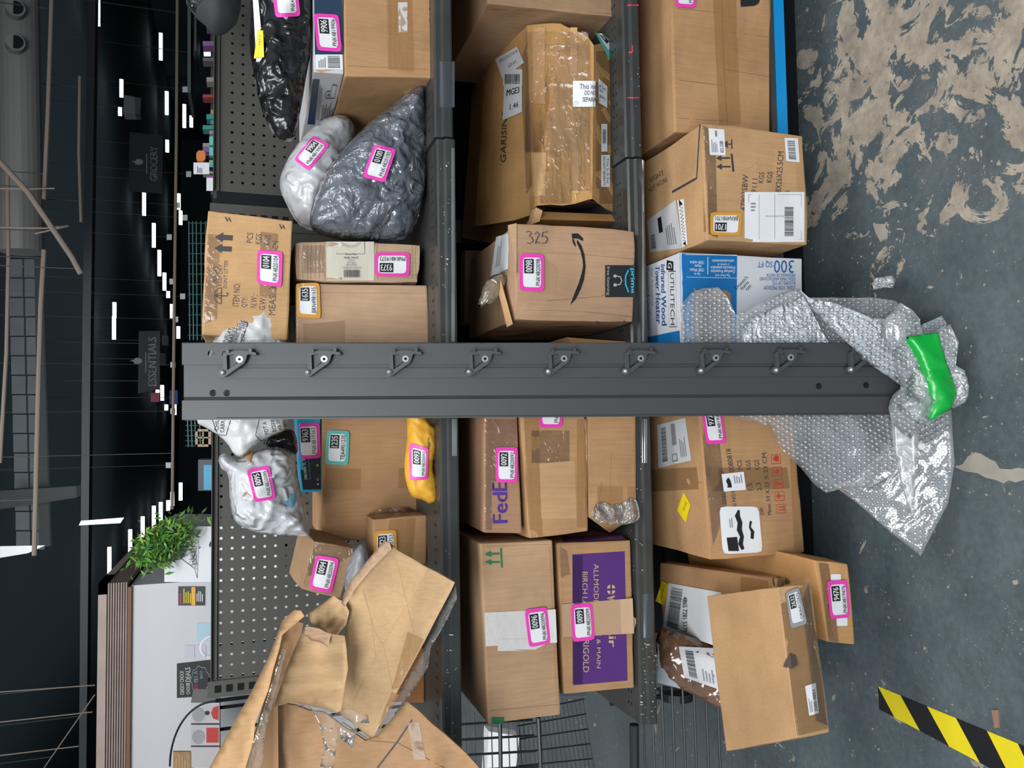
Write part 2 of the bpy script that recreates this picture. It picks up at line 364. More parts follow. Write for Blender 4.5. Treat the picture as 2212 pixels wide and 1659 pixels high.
def soft(name, outline, plane, front, back, mats, pitch=.008, parent=None, smooth=True, rnd=1, fmat=None, **k):
    """closed soft body: outline in pixels on a plane (origin, normal facing the camera); front(p3,d,uv)/back give height along the normal"""
    o, n = plane; A, B, n = frame(o, n)
    outline = soften(outline, rnd)
    poly = []
    for x, y in outline:
        w = WP(x, y, o, n) - o; poly.append(Vector((w.dot(A), w.dot(B))))
    # resample boundary
    bd = []
    for i in range(len(poly)):
        a, b = poly[i], poly[(i+1) % len(poly)]; m = max(1, int((b-a).length/pitch))
        bd += [a+(b-a)*j/m for j in range(m)]
    nb = len(bd); xs = [p.x for p in bd]; ys = [p.y for p in bd]; pts = list(bd)
    y = min(ys); row = 0
    while y < max(ys):
        x = min(xs) + (row % 2)*pitch/2
        while x < max(xs):
            p = Vector((x + random.uniform(-.1, .1)*pitch, y))
            if inside(p, poly) and seg_dist(p, poly) > pitch*.5: pts.append(p)
            x += pitch
        y += pitch*.87; row += 1
    vo, _, fo, _, _, _ = delaunay_2d_cdt(pts, [], [list(range(nb))], 1, 1e-7)
    ds = [seg_dist(p, poly) for p in vo]
    N = len(vo); isb = [d < 1e-5 for d in ds]
    V = []; 
    for p, d in zip(vo, ds):
        w = o + A*p.x + B*p.y; V.append(w + n*front(w, d, p))
    idx = []
    for i, (p, d) in enumerate(zip(vo, ds)):
        w = o + A*p.x + B*p.y; fb = back(w, d, p)
        if isb[i] and abs(fb-front(w, d, p)) < 1e-6: idx.append(i)
        else: idx.append(len(V)); V.append(w + n*fb)
    Fc = []; mi = []
    for f in fo:
        a, b, c = V[f[0]], V[f[1]], V[f[2]]; ff = tuple(f)
        if (b-a).cross(c-a).dot(n) < 0: ff = ff[::-1]
        Fc.append(ff); mi.append(fmat(vo[f[0]], sum((vo[i] for i in f), Vector((0, 0)))/len(f)) if fmat else 0)
        Fc.append(tuple(idx[i] for i in ff[::-1])); mi.append(mi[-1])
    # rim
    cnt = {}
    for f in fo:
        for i in range(len(f)):
            e = (f[i], f[(i+1) % len(f)]); cnt[e] = 1
    for (a, b) in list(cnt):
        if (b, a) not in cnt and idx[a] != a and idx[b] != b: Fc.append((a, b, idx[b], idx[a])); mi.append(0)
    return mk(name, V, Fc, mats, mi, parent=parent, smooth=smooth, **k)
def crink(w, s=1.0, seed=0):
    """long sharp folds: ridged noise, stretched differently in each octave"""
    rn = random.Random(seed); v = 0; a = 1.0; f = s*.50
    for k in range(5):
        th = rn.uniform(0, 3.14); c, sn = math.cos(th), math.sin(th)
        q = Vector((w.x*c+w.z*sn, w.y, (-w.x*sn+w.z*c)*.38))*f + Vector((seed*7.7+k*11, seed*3.1, k*5.3))
        q += Vector((noise.noise(q*.7), 0, noise.noise(q*.7+Vector((9, 9, 9)))))*.6
        v += a*(1-min(1, abs(noise.noise(q))*2.6))**2; a *= .58; f *= 1.9
    return v*.75
def bagfn(T, Rr, cr=.004, s=22, seed=0, big=.0):
    def f(w, d, uv):
        t = min(1, d/Rr); h = T*math.sqrt(max(0, 1-(1-t)**2))
        e = min(1, d/.012)
        return h + e*(cr*1.7*(crink(w, s, seed)-.4) + cr*.12*noise.noise(w*60) + big*noise.noise(w*9+Vector((seed, 0, 0))))
    return f
def flat(T, wav=.002, fr=20): return lambda w, d, uv: T + wav*noise.noise(w*fr)
VY = Vector((0, -1, 0))
def PY(Yp): return (Vector((0, Yp, 1)), VY)

# ================================================================ SETTING
def floor_mat():
    m = bpy.data.materials.new('painted_concrete'); m.use_nodes = True; nt = m.node_tree; b = nt.nodes['Principled BSDF']
    tc = nd(nt, 'ShaderNodeTexCoord'); P = tc.outputs['Object']
    def noi(s, d=6, dist=0, vec=P):
        n = nd(nt, 'ShaderNodeTexNoise'); n.inputs['Scale'].default_value = s; n.inputs['Detail'].default_value = d; n.inputs['Distortion'].default_value = dist; n.inputs['Roughness'].default_value = .62
        nt.links.new(vec, n.inputs['Vector']); return n.outputs['Fac']
    def ramp(src, p0, p1, c0=(0, 0, 0, 1), c1=(1, 1, 1, 1)):
        r = nd(nt, 'ShaderNodeValToRGB'); r.color_ramp.elements[0].position = p0; r.color_ramp.elements[1].position = p1
        r.color_ramp.elements[0].color = c0; r.color_ramp.elements[1].color = c1; nt.links.new(src, r.inputs[0]); return r.outputs[0]
    def mth(op, a, b_, c=None):
        n = nd(nt, 'ShaderNodeMath', operation=op); n.use_clamp = True
        for i, v in enumerate((a, b_, c)):
            if v is None: continue
            if isinstance(v, (int, float)): n.inputs[i].default_value = v
            else: nt.links.new(v, n.inputs[i])
        return n.outputs[0]
    def mix(f, a, b_):
        n = nd(nt, 'ShaderNodeMix', data_type='RGBA'); nt.links.new(f, n.inputs['Factor'])
        for k, v in (('A', a), ('B', b_)):
            if isinstance(v, tuple): n.inputs[k].default_value = v
            else: nt.links.new(v, n.inputs[k])
        return n.outputs['Result']
    base = ramp(noi(5, 6), .3, .75, (.075, .100, .110, 1), (.135, .165, .175, 1))
    # worn patches: a mask that is strongest in the worn zone by the right-hand bay
    mp = nd(nt, 'ShaderNodeMapping'); mp.inputs['Scale'].default_value = (1.6, 1.15, 1)
    nt.links.new(P, mp.inputs[0]); gr = nd(nt, 'ShaderNodeTexGradient', gradient_type='SPHERICAL')
    c = WZ(1985, 150, 0); mp.inputs['Location'].default_value = (-c.x*1.6, -c.y*1.15, 0); nt.links.new(mp.outputs[0], gr.inputs[0])
    zone = ramp(gr.outputs['Fac'], .15, .75)
    big = noi(7, 10, 1.2); m1 = mth('GREATER_THAN', mth('ADD', mth('MULTIPLY', zone, .17), big),   .655)
    fine = noi(26, 8, .8); m2 = mth('GREATER_THAN', mth('ADD', mth('MULTIPLY', zone, .08), fine), .70)
    band = noi(9, 9, .6); m1b = mth('MULTIPLY', mth('GREATER_THAN', mth('ADD', mth('MULTIPLY', zone, .14), band), .665), mth('GREATER_THAN', fine, .44))
    spk = nd(nt, 'ShaderNodeTexVoronoi'); spk.inputs['Scale'].default_value = 46; nt.links.new(P, spk.inputs['Vector'])
    m3 = mth('MULTIPLY', mth('LESS_THAN', spk.outputs['Distance'], .12), mth('GREATER_THAN', noi(11, 3), .52))
    spk2 = nd(nt, 'ShaderNodeTexVoronoi'); spk2.inputs['Scale'].default_value = 110; nt.links.new(P, spk2.inputs['Vector'])
    m4 = mth('MULTIPLY', mth('LESS_THAN', spk2.outputs['Distance'], .11), mth('GREATER_THAN', noi(6, 3), .50))
    msk = mth('MAXIMUM', mth('MAXIMUM', m1, m1b), mth('MAXIMUM', m2, mth('MAXIMUM', m3, m4)))
    worn = ramp(noi(16, 8), .3, .7, (.27, .225, .18, 1), (.50, .43, .34, 1))
    col = mix(msk, base, worn)
    dirt = ramp(noi(60, 6), .35, .7, (.62, .62, .62, 1), (1.06, 1.06, 1.06, 1))
    mm = nd(nt, 'ShaderNodeMix', data_type='RGBA', blend_type='MULTIPLY'); mm.inputs['Factor'].default_value = .55
    nt.links.new(col, mm.inputs['A']); nt.links.new(dirt, mm.inputs['B']); nt.links.new(mm.outputs['Result'], b.inputs['Base Color'])
    rr = ramp(noi(10, 5), .3, .7, (.30, .30, .30, 1), (.55, .55, .55, 1)); nt.links.new(mth('MAXIMUM', rr, mth('MULTIPLY', msk, .8)), b.inputs['Roughness'])
    bp = nd(nt, 'ShaderNodeBump'); bp.inputs['Strength'].default_value = .35; bp.inputs['Distance'].default_value = .003
    nt.links.new(mth('SUBTRACT', noi(70, 6), mth('MULTIPLY', msk, .35)), bp.inputs['Height']); nt.links.new(bp.outputs[0], b.inputs['Normal'])
    return m
DARK = mat('dark_paint_and_shade', (.012, .014, .016), .95, spec=.08); STEEL = mat('shelf_steel', (.060, .061, .057), .42, .25, var=.25, vscale=12, bump=.05, bscale=80)
LIP = mat('shelf_lip_steel', (.070, .072, .070), .30, .45, var=.35, vscale=15); PEG = mat('pegboard_steel', (.060, .057, .050), .5, .2, var=.12, vscale=9)
LIPW = mat('worn_bare_steel', (.42, .42, .41), .3, .8, var=.3, vscale=25)
g = G(); g.box(-14, -3, -.1, 16, 46, 0); g.build('floor', floor_mat(), kind='structure', origin=(0, 0, 0))
SDK = mat('store_dark_paint', (.050, .066, .074), .95, spec=.05)
g = G(); g.box(-14, 2.9, 4.75, 16, 46, 4.9); g.build('ceiling', SDK, kind='structure')
g = G(); g.box(-14.2, 2.9, 0, -14, 46, 4.9); g.build('wall_left', SDK, kind='structure')
g = G(); g.box(16, 2.9, 0, 16.2, 46, 4.9); g.build('wall_right', SDK, kind='structure')
g = G(); g.box(-14, 46, 0, 16, 46.2, 4.9); g.build('wall_back', SDK, kind='structure')

# hazard tape and floor scars
def floorpoly(name, pts, mats, z=.0015, label=None, cat=None, **k):
    w = [WZ(x, y, 0) for x, y in pts]; gg = G(); gg.ext([(p.x, p.y, z) for p in w], (0, 0, -z*.98)); return gg.build(name, mats, label=label, cat=cat, **k)
HY = mat('hazard_yellow', (.82, .66, .015), .45, var=.12, vscale=20); HB = mat('hazard_black', (.015, .015, .016), .4, var=.3, vscale=30)
def lerp(a, b, t): return (a[0]+(b[0]-a[0])*t, a[1]+(b[1]-a[1])*t)
hz = empty('hazard_tape', WZ(2050, 1580, 0), 'strip of black and yellow diagonal striped safety tape stuck on the floor', 'tape')
up0, up1, lo0, lo1 = (1897, 1482), (2290, 1643), (1900, 1532), (2292, 1740)
ts = [(0, .0, .22), (.125, .21, .095), (.26, .36, .0), (0, 0, 0)]
edges = [(-.0, -.0), (.02, .08), (.135, .225), (.28, .39), (.435, .56), (.61, .72), (.79, .90), (1, 1)]
U = lambda t: lerp(up0, up1, t); D = lambda t: lerp(lo0, lo1, t)
us = [0.0, .125, .27, .43, .60, .77, 1.0]; dsn = [.085, .225, .385, .555, .73, .90, 1.0]
prevu, prevd = 0.0, 0.0
col = [HB, HY]
seq = [([U(0), D(.085), D(0)], HB)]
for i in range(6):
    seq.append(([U(us[i]), U(us[i+1]), D(dsn[i+1]), D(dsn[i])], HY if i % 2 == 0 else HB))
for pts, mm_ in seq:
    w = [WZ(x, y, 0) for x, y in pts]; gg = G(); gg.ext([(p.x, p.y, .0012) for p in w], (0, 0, -.001)); gg.build('stripe', mm_, parent=hz)
SCR = mat('torn_pale_scrap', (.34, .31, .26), .8, var=.35, vscale=18)
floorpoly('paper_scrap', [(2144, 1533), (2158, 1533), (2160, 1572), (2150, 1572)], mat('brown_scrap', (.30, .17, .12), .7), .003, 'small brown scrap lying across the hazard tape', 'litter')
floorpoly('paint_chip', [(1886, 483), (1912, 484), (1918, 510), (1903, 523), (1893, 505)], SCR, .0012, 'pale angular bare patch flaked on the floor below the carton with shipping papers', 'paint chip')
floorpoly('paint_chip', [(2062, 1008), (2080, 1003), (2092, 985), (2108, 977), (2120, 980), (2135, 990), (2150, 996), (2160, 1012), (2185, 1014), (2200, 1010), (2230, 1016), (2280, 1014), (2280, 1036), (2222, 1034), (2195, 1042), (2180, 1038), (2168, 1044), (2150, 1036), (2130, 1032), (2112, 1022), (2085, 1018)], SCR, .0012, 'long pale flaked patch on the floor beside the bubble wrap corner', 'paint chip')
floorpoly('paint_chip', soften([(2186, 1254), (2198, 1252), (2200, 1262), (2190, 1264)]), SCR, .0012, 'tiny round white fleck on bare floor near the striped tape', 'paint chip')

# ================================================================ SHELVING
YB, YF = 2.065, 1.528
ZL1, ZL2 = CH-.401, CH-.829          # underside of the front lips
DK1, DK2, DK0 = ZL1+.036, ZL2+.036, .205
XL, XS, XR = -.635, .584, 1.80
def pegboard(name, x0, x1, ztop, zbot, xh0, nx, zh0, nz, parent, r=.0037):
    """steel panel with one real round hole per inch"""
    g = G(); p = .0254; hs = p/2
    xa, xb = xh0-hs, xh0+(nx-.5)*p; za, zb = zh0+hs, zh0-(nz-.5)*p
    y0, y1 = YB, YB+.003
    V = {}; vs = []; fs = []
    def vid(x, z):
        k = (round(x, 5), round(z, 5))
        if k not in V: V[k] = len(vs); vs.append((x, y0, z))
        return V[k]
    for j in range(nz):
        for i in range(nx):
            cx, cz = xh0+i*p, zh0-j*p
            ring = []
            for q in range(8):
                a = math.pi/8+q*math.pi/4; ring.append(len(vs)); vs.append((cx+r*math.cos(a), y0, cz+r*math.sin(a)))
            inner = []
            for q in range(8):
                a = math.pi/8+q*math.pi/4; inner.append(len(vs)); vs.append((cx+r*math.cos(a), y1, cz+r*math.sin(a)))
            A, B, C, Dd = vid(cx+hs, cz+hs), vid(cx-hs, cz+hs), vid(cx-hs, cz-hs), vid(cx+hs, cz-hs)
            # corners at 45,135,225,315 deg ; ring verts at 22.5+45q
            fs += [(Dd, A, ring[0], ring[7]), (A, B, ring[2], ring[1]), (B, C, ring[4], ring[3]), (C, Dd, ring[6], ring[5]),
                   (A, ring[1], ring[0]), (B, ring[3], ring[2]), (C, ring[5], ring[4]), (Dd, ring[7], ring[6])]
            fs += [(ring[q], ring[(q+1) % 8], inner[(q+1) % 8], inner[q]) for q in range(8)]
    g.add(vs, fs)
    for a, b, c, d in ((x0, xa, zbot, ztop), (xb, x1, zbot, ztop), (xa, xb, za, ztop), (xa, xb, zbot, zb)):
        if b-a > .0005 and d-c > .0005: g.box(a, y0, c, b, y1, d)
    g.box(x0, y0-.012, ztop-.002, x1, y0+.02, ztop); g.box(x0, y0-.006, ztop-.014, x1, y0, ztop-.012)
    return g.build(name, PEG, parent=parent)
def lip(parent, x0, x1, zl, h=.036, seed=0):
    g = G(); y = YF
    prof = [(y, zl), (y-.002, zl+.004), (y-.002, zl+h*.50), (y+.005, zl+h*.62), (y+.005, zl+h*.90), (y+.010, zl+h), (y+.03, zl+h), (y+.03, zl)]
    g.ext([(x0, a, b) for a, b in prof], (x1-x0, 0, 0))
    o = g.build('price_rail', LIP, parent=parent)
    return o
def shelf(root, x0, x1, zl, name='shelf', depth=YB-.01):
    g = G(); zt = zl+.036; p = .0254
    g.box(x0, YF+.03, zt-.004, x1, depth, zt); g.box(x0, YF+.03, zl, x0+.004, depth, zt-.004); g.box(x1-.004, YF+.03, zl, x1, depth, zt-.004)
    s = g.build(name, STEEL, parent=root); lip(s, x0, x1, zl)
    d = G(); n = int((x1-x0-.04)/p)
    for i in range(n):
        for k in (0, 1):
            cx = x0+.03+i*p; cy = YF+.045+k*.013; d.box(cx-.002, cy-.0016, zt, cx+.004, cy+.0016, zt+.0004)
    h = d.build('slot_row', DARK, parent=s); h['kind'] = 'stuff'
    return s
def upright(root, xa, xb, slots=True):
    g = G(); g.box(xa, YB-.004, 0, xb, YB+.03, 1.445)
    g.build('upright', PEG, parent=root)
    d = G(); z = 1.425
    cx = (xa+xb)/2
    while z > 1.0:
        d.box(cx-.008, YB-.0062, z-.010, cx+.008, YB-.0042, z+.004); z -= .026
    h = d.build('slot_column', DARK, parent=root); h['kind'] = 'stuff'
zt = CH+.056
bayL = empty('shelving_bay', ((XL+XS)/2, YB, 0), 'dark steel shelving bay behind the leaning grey panel, with three loaded levels', 'shelving')
bayR = empty('shelving_bay', ((XR+XS)/2, YB, 0), 'dark steel shelving bay with the blue base strip and a black bag package on top', 'shelving')
pegboard('pegboard_panel', XL+.035, XS-.085, zt+.022, DK1-.03, XL+.042, 43, zt, 17, bayL)
pegboard('pegboard_panel', XS+.01, XR, zt+.022, DK1-.03, XS+.035, 46, zt-.022, 16, bayR)
for r_, a, b in ((bayL, XL+.035, XS-.003), (bayR, XS+.003, XR)):
    g = G(); g.box(a, YB, 0, b, YB+.004, DK1-.03); g.build('rear_panel', DARK, parent=r_)  # near black here paints the shade at the back of the shelves
upright(bayL, XL-.005, XL+.034); upright(bayL, XS-.084, XS-.022); 
g = G(); g.box(XS-.021, YB-.001, 0, XS+.009, YB+.02, 1.43); g.build('upright', DARK, parent=bayR)
s1 = shelf(bayL, XL, XS-.002, ZL1); s1r = shelf(bayR, XS+.002, XR, ZL1+.004)
s2 = shelf(bayL, XL, XS-.002, ZL2); s2r = shelf(bayR, XS+.002, XR, ZL2+.004)
for r_, a, b in ((bayL, XL, XS-.002), (bayR, XS+.002, XR)):
    g = G(); g.box(a, YF, DK0-.035, b, YB, DK0-.004); g.build('base_deck', STEEL, parent=r_)
    g = G(); g.box(a, YF+.14, 0, b, YF+.16, DK0-.036); g.build('kick_plate', DARK, parent=r_)
g = G(); g.box(XS+.002, YF-.018, DK0-.045, XR, YF-.001, DK0-.018, 0); g.build('base_strip', mat('bright_blue_plastic', (.0, .26, .62), .35), parent=bayR, label='bright blue plastic strip')
g = G(); g.box(XS+.002, YF-.016, DK0-.017, XR, YF-.001, DK0-.004, 0); g.build('base_rail', LIP, parent=bayR)
g = G(); g.box(XL-.02, YF+.02, .0, XL-.001, YF+.06, .02); g.tube([WY(1375, 1563, 1.62), WY(1368, 1700, 1.62)], .0105, 10)
# worn price rails: chips, grey tape and red marks on the rails (part of each shelf)
rail = {c.parent.name: c for c in bpy.data.objects if c.name.startswith('price_rail')}
def on_rail(sh, quad, prims, nm): decal(rail[sh.name], quad, prims, nm, parent=rail[sh.name])
GT = mat('grey_rail_tape', (.045, .055, .065), .35)
on_rail(s1r, R(950, 133, 982, 232), [('rect', GT, 0, 0, 1, 1)], 'rail_tape')
on_rail(s2, R(1386, 1283, 1411, 1378), [('rect', GT, 0, 0, 1, 1)], 'rail_tape')
RED = mat('red_marker', (.70, .04, .06), .5)
for yy in (11, 211): on_rail(s2r, R(1355, yy-1, 1380, yy+1.5), [('rect', RED, 0, 0, 1, 1)], 'marker_line')
on_rail(s2r, R(1357, 98, 1366, 113), [('stroke', RED, [(0, .9), (0, .1), (.1, 0), (1, 0)], .18)], 'marker_line')
on_rail(s1, R(975, 320, 982, 738), [('rect', LIPW, 0, 0, 1, 1, 14, 2)], 'bare_edge')
on_rail(s1, R(976, 905, 987, 985), [('rect', LIPW, 0, 0, 1, 1, 14, 2)], 'bare_edge')
on_rail(s2, R(1387, 346, 1392, 738), [('rect', LIPW, 0, 0, 1, 1, 14, 2)], 'bare_edge')
on_rail(s2, R(1387, 905, 1398, 1000), [('rect', LIPW, 0, 0, 1, 1, 14, 2)], 'bare_edge')
rnd = random.Random(5)
CHIP = mat('chipped_paint', (.62, .58, .50), .6)
for sh, x0, x1, y0, y1, n in ((s2, 1386, 1418, 1390, 1550, 34), (s1, 962, 986, 1180, 1600, 26), (s1, 952, 975, 350, 730, 22), (s2r, 1358, 1384, 130, 330, 10), (s2, 1362, 1392, 930, 1250, 14)):
    pr = []
    for i in range(n):
        a, b = rnd.random(), rnd.random(); w, h = rnd.uniform(.004, .022)*120/(y1-y0), rnd.uniform(.03, .12)
        pr.append(('poly', CHIP, [(a, b), (a+w, b+h*.3), (a+w*1.3, b+h), (a+w*.2, b+h*.8)]))
    on_rail(sh, R(x0, y0, x1, y1), pr, 'paint_chip')

# ================================================================ TOP SHELF, right bay
def Yat(x, y, z): return WZ(x, y, z).y
Y4 = Yat(933, 160, DK1)
navybox_q = [(675, 155), (674, -40), (738, -60), (744, 155)]
b = carton('cardboard_box', [(744, 165), (742, -110), (932, -110), (935, 168)], Y4, .42, CB, amp=.002, label='tan carton with a wide tape band under the flat navy box', cat='box', seed=1)
tape(b, [(838, 150), (836, 0), (890, 0), (895, 155)], name='clear_tape', m=TAPE); tape(b, R(860, 5, 880, 70), PAPERTAPE, nx=4, ny=3)
crease(b, [(842, 2), (843, 150)], 2); crease(b, [(752, 142), (925, 150)], 1.6); crease(b, [(870, 230), (868, 300)], 1.5)
nb = carton('shipping_box', [(677, 156), (676, -110), (741, -110), (743, 160)], Y4, .44, mat('offwhite_board', (.55, .54, .54), .55), amp=.002, label='flat navy and white printed box lying on the tan carton, torn at its corner', cat='box', seed=2, bev=.003)
decal(nb, [(680, 118), (678, -40), (739, -40), (741, 118)], [('rect', NAVY, 0, 0, 1, 1)], 'navy_panel')
decal(nb, [(682, 150), (682, 118), (739, 118), (741, 150)], [('rect', WHITE, 0, 0, 1, 1), ('bars', BLACK, .1, .1, .9, .55, 16), ('lines', GREYINK, .1, .62, .8, .92, 4)], 'printed_label')
decal(nb, [(664, 268), (676, 170), (700, 172), (690, 270)], [('rect', NAVY, 0, 0.4, 1, 1), ('lines', GREYINK, .1, .05, .9, .35, 3)], 'navy_panel')
decal(nb, [(690, 262), (703, 175), (735, 180), (718, 265)], [('lines', INK, .0, .1, .55, .95, 8), ('stroke', INK, [(.65, .2), (.62, .8), (.7, .9), (.78, .8), (.8, .55), (.95, .5), (.95, .2), (.65, .2)], .025), ('text', INK, 'R', .68, .5, .76, .74)], 'printed_drawing')
decal(nb, R(672, 150, 742, 163), [('poly', CBI, [(0, .2), (.3, 0), (1, .3), (.9, .9), (.5, .7), (.1, 1)])], 'torn_edge')
asset(nb, [(685, 110), (677, 30), (731.5, 33), (738, 114)], '9906', 'PNK4819906')
POLYB = mat('black_polybag', (.012, .012, .013), .2, bump=.9, bscale=45, kind='crinkle', coat=.4)
POLYC = film('clear_polybag', op=.10, gloss=.05, rough=.12, bscale=30, bump=1.2)
bb = soft('polybag', [(543, -90), (541, 40), (538, 90), (545, 142), (560, 225), (588, 290), (607, 302), (632, 306), (640, 285), (652, 225), (662, 160), (673, 110), (674, -90)], PY(Y4+.03), bagfn(.045, .05, .009, 26, 3), bagfn(-.05, .05, 0, 22, 3), [POLYB, mat('white_shrink_film', (.6, .6, .6), .25, bump=.8, bscale=60, kind='crinkle')],
          pitch=.006, fmat=None, label='glossy black plastic bag package lying on the navy box, yellow label on top', cat='package')
decal(bb, [(556, 135), (546, -40), (556, -45), (572, 130)], [('rect', WHITE, 0, 0, 1, 1, 12, 4)], 'white_label')
decal(bb, [(552, 128), (560, 66), (572, 68), (574, 125)], [('rect', YEL, 0, 0, 1, 1, 8, 4), ('text', GREYINK, 'TRY-3', .3, .35, .7, .65)], 'yellow_label', lift=.008)
decal(bb, [(595, 39), (585, -45), (640, -45), (649, 36)], [('rrect', PINK, 0, 0, 1, 1, 12, 8), ('rrect', WHITE, .10, .13, .90, .87, 12, 8), ('text', BLACK, 'PNK4', .14, .18, .42, .36)], 'asset_sticker')
# object hanging at the very top: wrapped round cushion
cu = soft('wrapped_cushion', [(395, -60), (400, 5), (412, 24), (440, 52), (462, 72), (485, 70), (520, 45), (522, -60)], PY(YB-.19), bagfn(.08, .09, .003, 18, 9), bagfn(-.08, .09, .002, 18, 9), [mat('charcoal_fabric', (.035, .036, .038), .8)], pitch=.012, label='dark round cushion in clear film beside the top of the pegboard', cat='cushion')
soft('film_wrap', [(396, -55), (402, 6), (415, 26), (445, 34), (470, 20), (480, -55)], PY(YB-.20), bagfn(.098, .09, .006, 30, 4), flat(.0, 0), [film('shrink_film', op=.10, gloss=.02, rough=.12, bscale=25, bump=1)], pitch=.012, parent=cu)
WPOLY = mat('white_polybag', (.50, .51, .53), .28, bump=.6, bscale=35, kind='crinkle', coat=.3)
GPOLY = mat('silver_polybag', (.52, .53, .55), .22, bump=.7, bscale=40, kind='crinkle', coat=.4)
wb = soft('polybag', [(740, 253), (765, 271), (768, 300), (745, 345), (725, 420), (706, 470), (690, 505), (668, 496), (641, 482), (622, 448), (605, 413), (604, 383), (620, 345), (650, 300), (686, 266), (720, 254)], PY(1.80), bagfn(.075, .07, .009, 20, 5), bagfn(-.08, .08, 0), [WPOLY], pitch=.007, label='plain white pear shaped mailer bag touching the grey see-through bag', cat='package')
asset(wb, [(635, 345), (677, 294), (714, 313), (668, 371)], '9904', 'PNK4819904')
g = G()
GBAG = mat('grey_plastic_bag', (.105, .12, .145), .16, bump=.9, bscale=38, kind='crinkle', coat=.8)
gb = soft('plastic_bag', [(903, 189), (926, 208), (913, 218), (918, 271), (921, 362), (913, 437), (890, 505), (868, 520), (810, 521), (752, 521), (690, 502), (671, 492), (672, 460), (680, 434), (701, 377), (734, 331), (764, 300), (792, 271), (820, 247), (852, 226)], PY(1.655), bagfn(.075, .11, .010, 17, 12, .012), bagfn(-.09, .09, 0), [GBAG], pitch=.006, label='crinkled grey see-through plastic bag slumped on the top shelf', cat='package')
soft('outer_film', [(903, 187), (928, 208), (914, 219), (921, 271), (923, 362), (915, 437), (890, 508), (840, 520), (752, 523), (688, 506), (669, 492), (670, 460), (678, 434), (700, 375), (733, 329), (792, 269), (850, 224)], PY(1.655), bagfn(.083, .11, .012, 24, 31, .016), flat(.0, 0), [film('milky_film', op=.16, gloss=.02, rough=.09, bscale=28, bump=1.2, body=(.55, .6, .68))], pitch=.006, parent=gb)
decal_t = bpy.data.objects[[c for c in bpy.data.objects.keys() if c.startswith('outer_film')][0]]
o_ = decal(decal_t, [(781, 384), (807, 313.4), (854.5, 324), (829.5, 397)], [('rrect', PINK, 0, 0, 1, 1), ('rrect', WHITE, .10, .13, .90, .87), ('rect', BLACK, .47, .44, .86, .83, 6, 4), ('text', WHITE, '0100', .50, .50, .83, .77, True), ('text', BLACK, 'PNK4820100', .14, .18, .86, .36)], 'asset_sticker', parent=gb, lift=.012)

# ---- stack right of the leaning panel
Y9 = Yat(924, 620, DK1)
b = carton('cardboard_box', [(640, 810), (640, 612), (923, 616), (930, 810)], Y9, .36, CB4, amp=.0012, label='plain pinkish brown carton with an amber sticker on the top shelf', cat='box', seed=3)
asset(b, [(641, 685), (641, 612.5), (690, 611), (693, 689)], '1635', 'BRN4981635', ORANGE)
tape(b, [(655, 739), (655, 700), (745, 692), (745, 739)], mat('faint_tape', (.44, .28, .17), .3, alpha=.5, coat=.3)); crease(b, [(651, 632), (923, 634)], 1.5)
tape(b, [(628, 735), (628, 660), (642, 660), (648, 738)], CLEAR)
RIB = cardboard('ribbed_cardboard', (.47, .32, .21))
b = carton('cardboard_box', [(638, 606), (635, 522), (912, 525), (906, 612)], Y9+.004, .30, RIB, cuts=13, amp=.003, crush=.006, label='long crumpled ribbed carton with a pearl white dish label', cat='box', seed=4)
decal(b, I(705, 522, 808, 606), [('rect', mat('cream_label', (.60, .56, .46), .35), 0, 0, 1, 1), ('stroke', INK, [(.22, 1), (.22, .68), (.80, .68), (.80, 1)], .012),
    ('text', INK, 'Dinner Plate', .40, .655, .64, .70), ('text', INK, 'PEARL WHITE', .37, .56, .67, .61), ('text', INK, '4 pieces', .45, .50, .60, .54), ('text', INK, '10.5" Diam.', .43, .44, .62, .48), ('text', INK, '26.6 cm Diam.', .41, .38, .64, .42), ('text', GREYINK, 'C506-DP-WH-O', .34, .30, .72, .35),
    ('bars', INK, .36, .08, .70, .27, 22)] + [('stroke', INK, [(.5+.16*math.cos(a), 1.0+.10*math.sin(a)), (.5+.22*math.cos(a), 1.0+.17*math.sin(a))], .008) for a in [math.pi+k*math.pi/12 for k in range(13)]], 'printed_label')
asset(b, [(884, 598), (809, 597), (809, 546), (885, 546)], '9373', 'PNK4819373')
for k, xx in enumerate((646, 655, 664, 673, 682, 692, 700, 815, 890, 898)): crease(b, [(xx, 528), (xx+random.uniform(-3, 3), 560), (xx+random.uniform(-2, 2), 602)], 1.6)
tape(b, R(655, 530, 700, 590), CLEAR)
zb9 = WY(634, 560, Y9).z
b = carton('cardboard_box', [(436, 724), (447, 452), (633, 477), (621, 735)], [Y9-.005, Y9-.005, Y9-.02, Y9-.02], .30, cardboard('cardboard_printed', (.50, .30, .14)), amp=.003, crush=.003, label='battered printed carton with FRAGILE and umbrella marks, next to the leaning panel', cat='box', seed=5)
asset(b, [(555, 613), (556, 540), (611, 544), (608.6, 621)], '0104', 'PNK4820104')
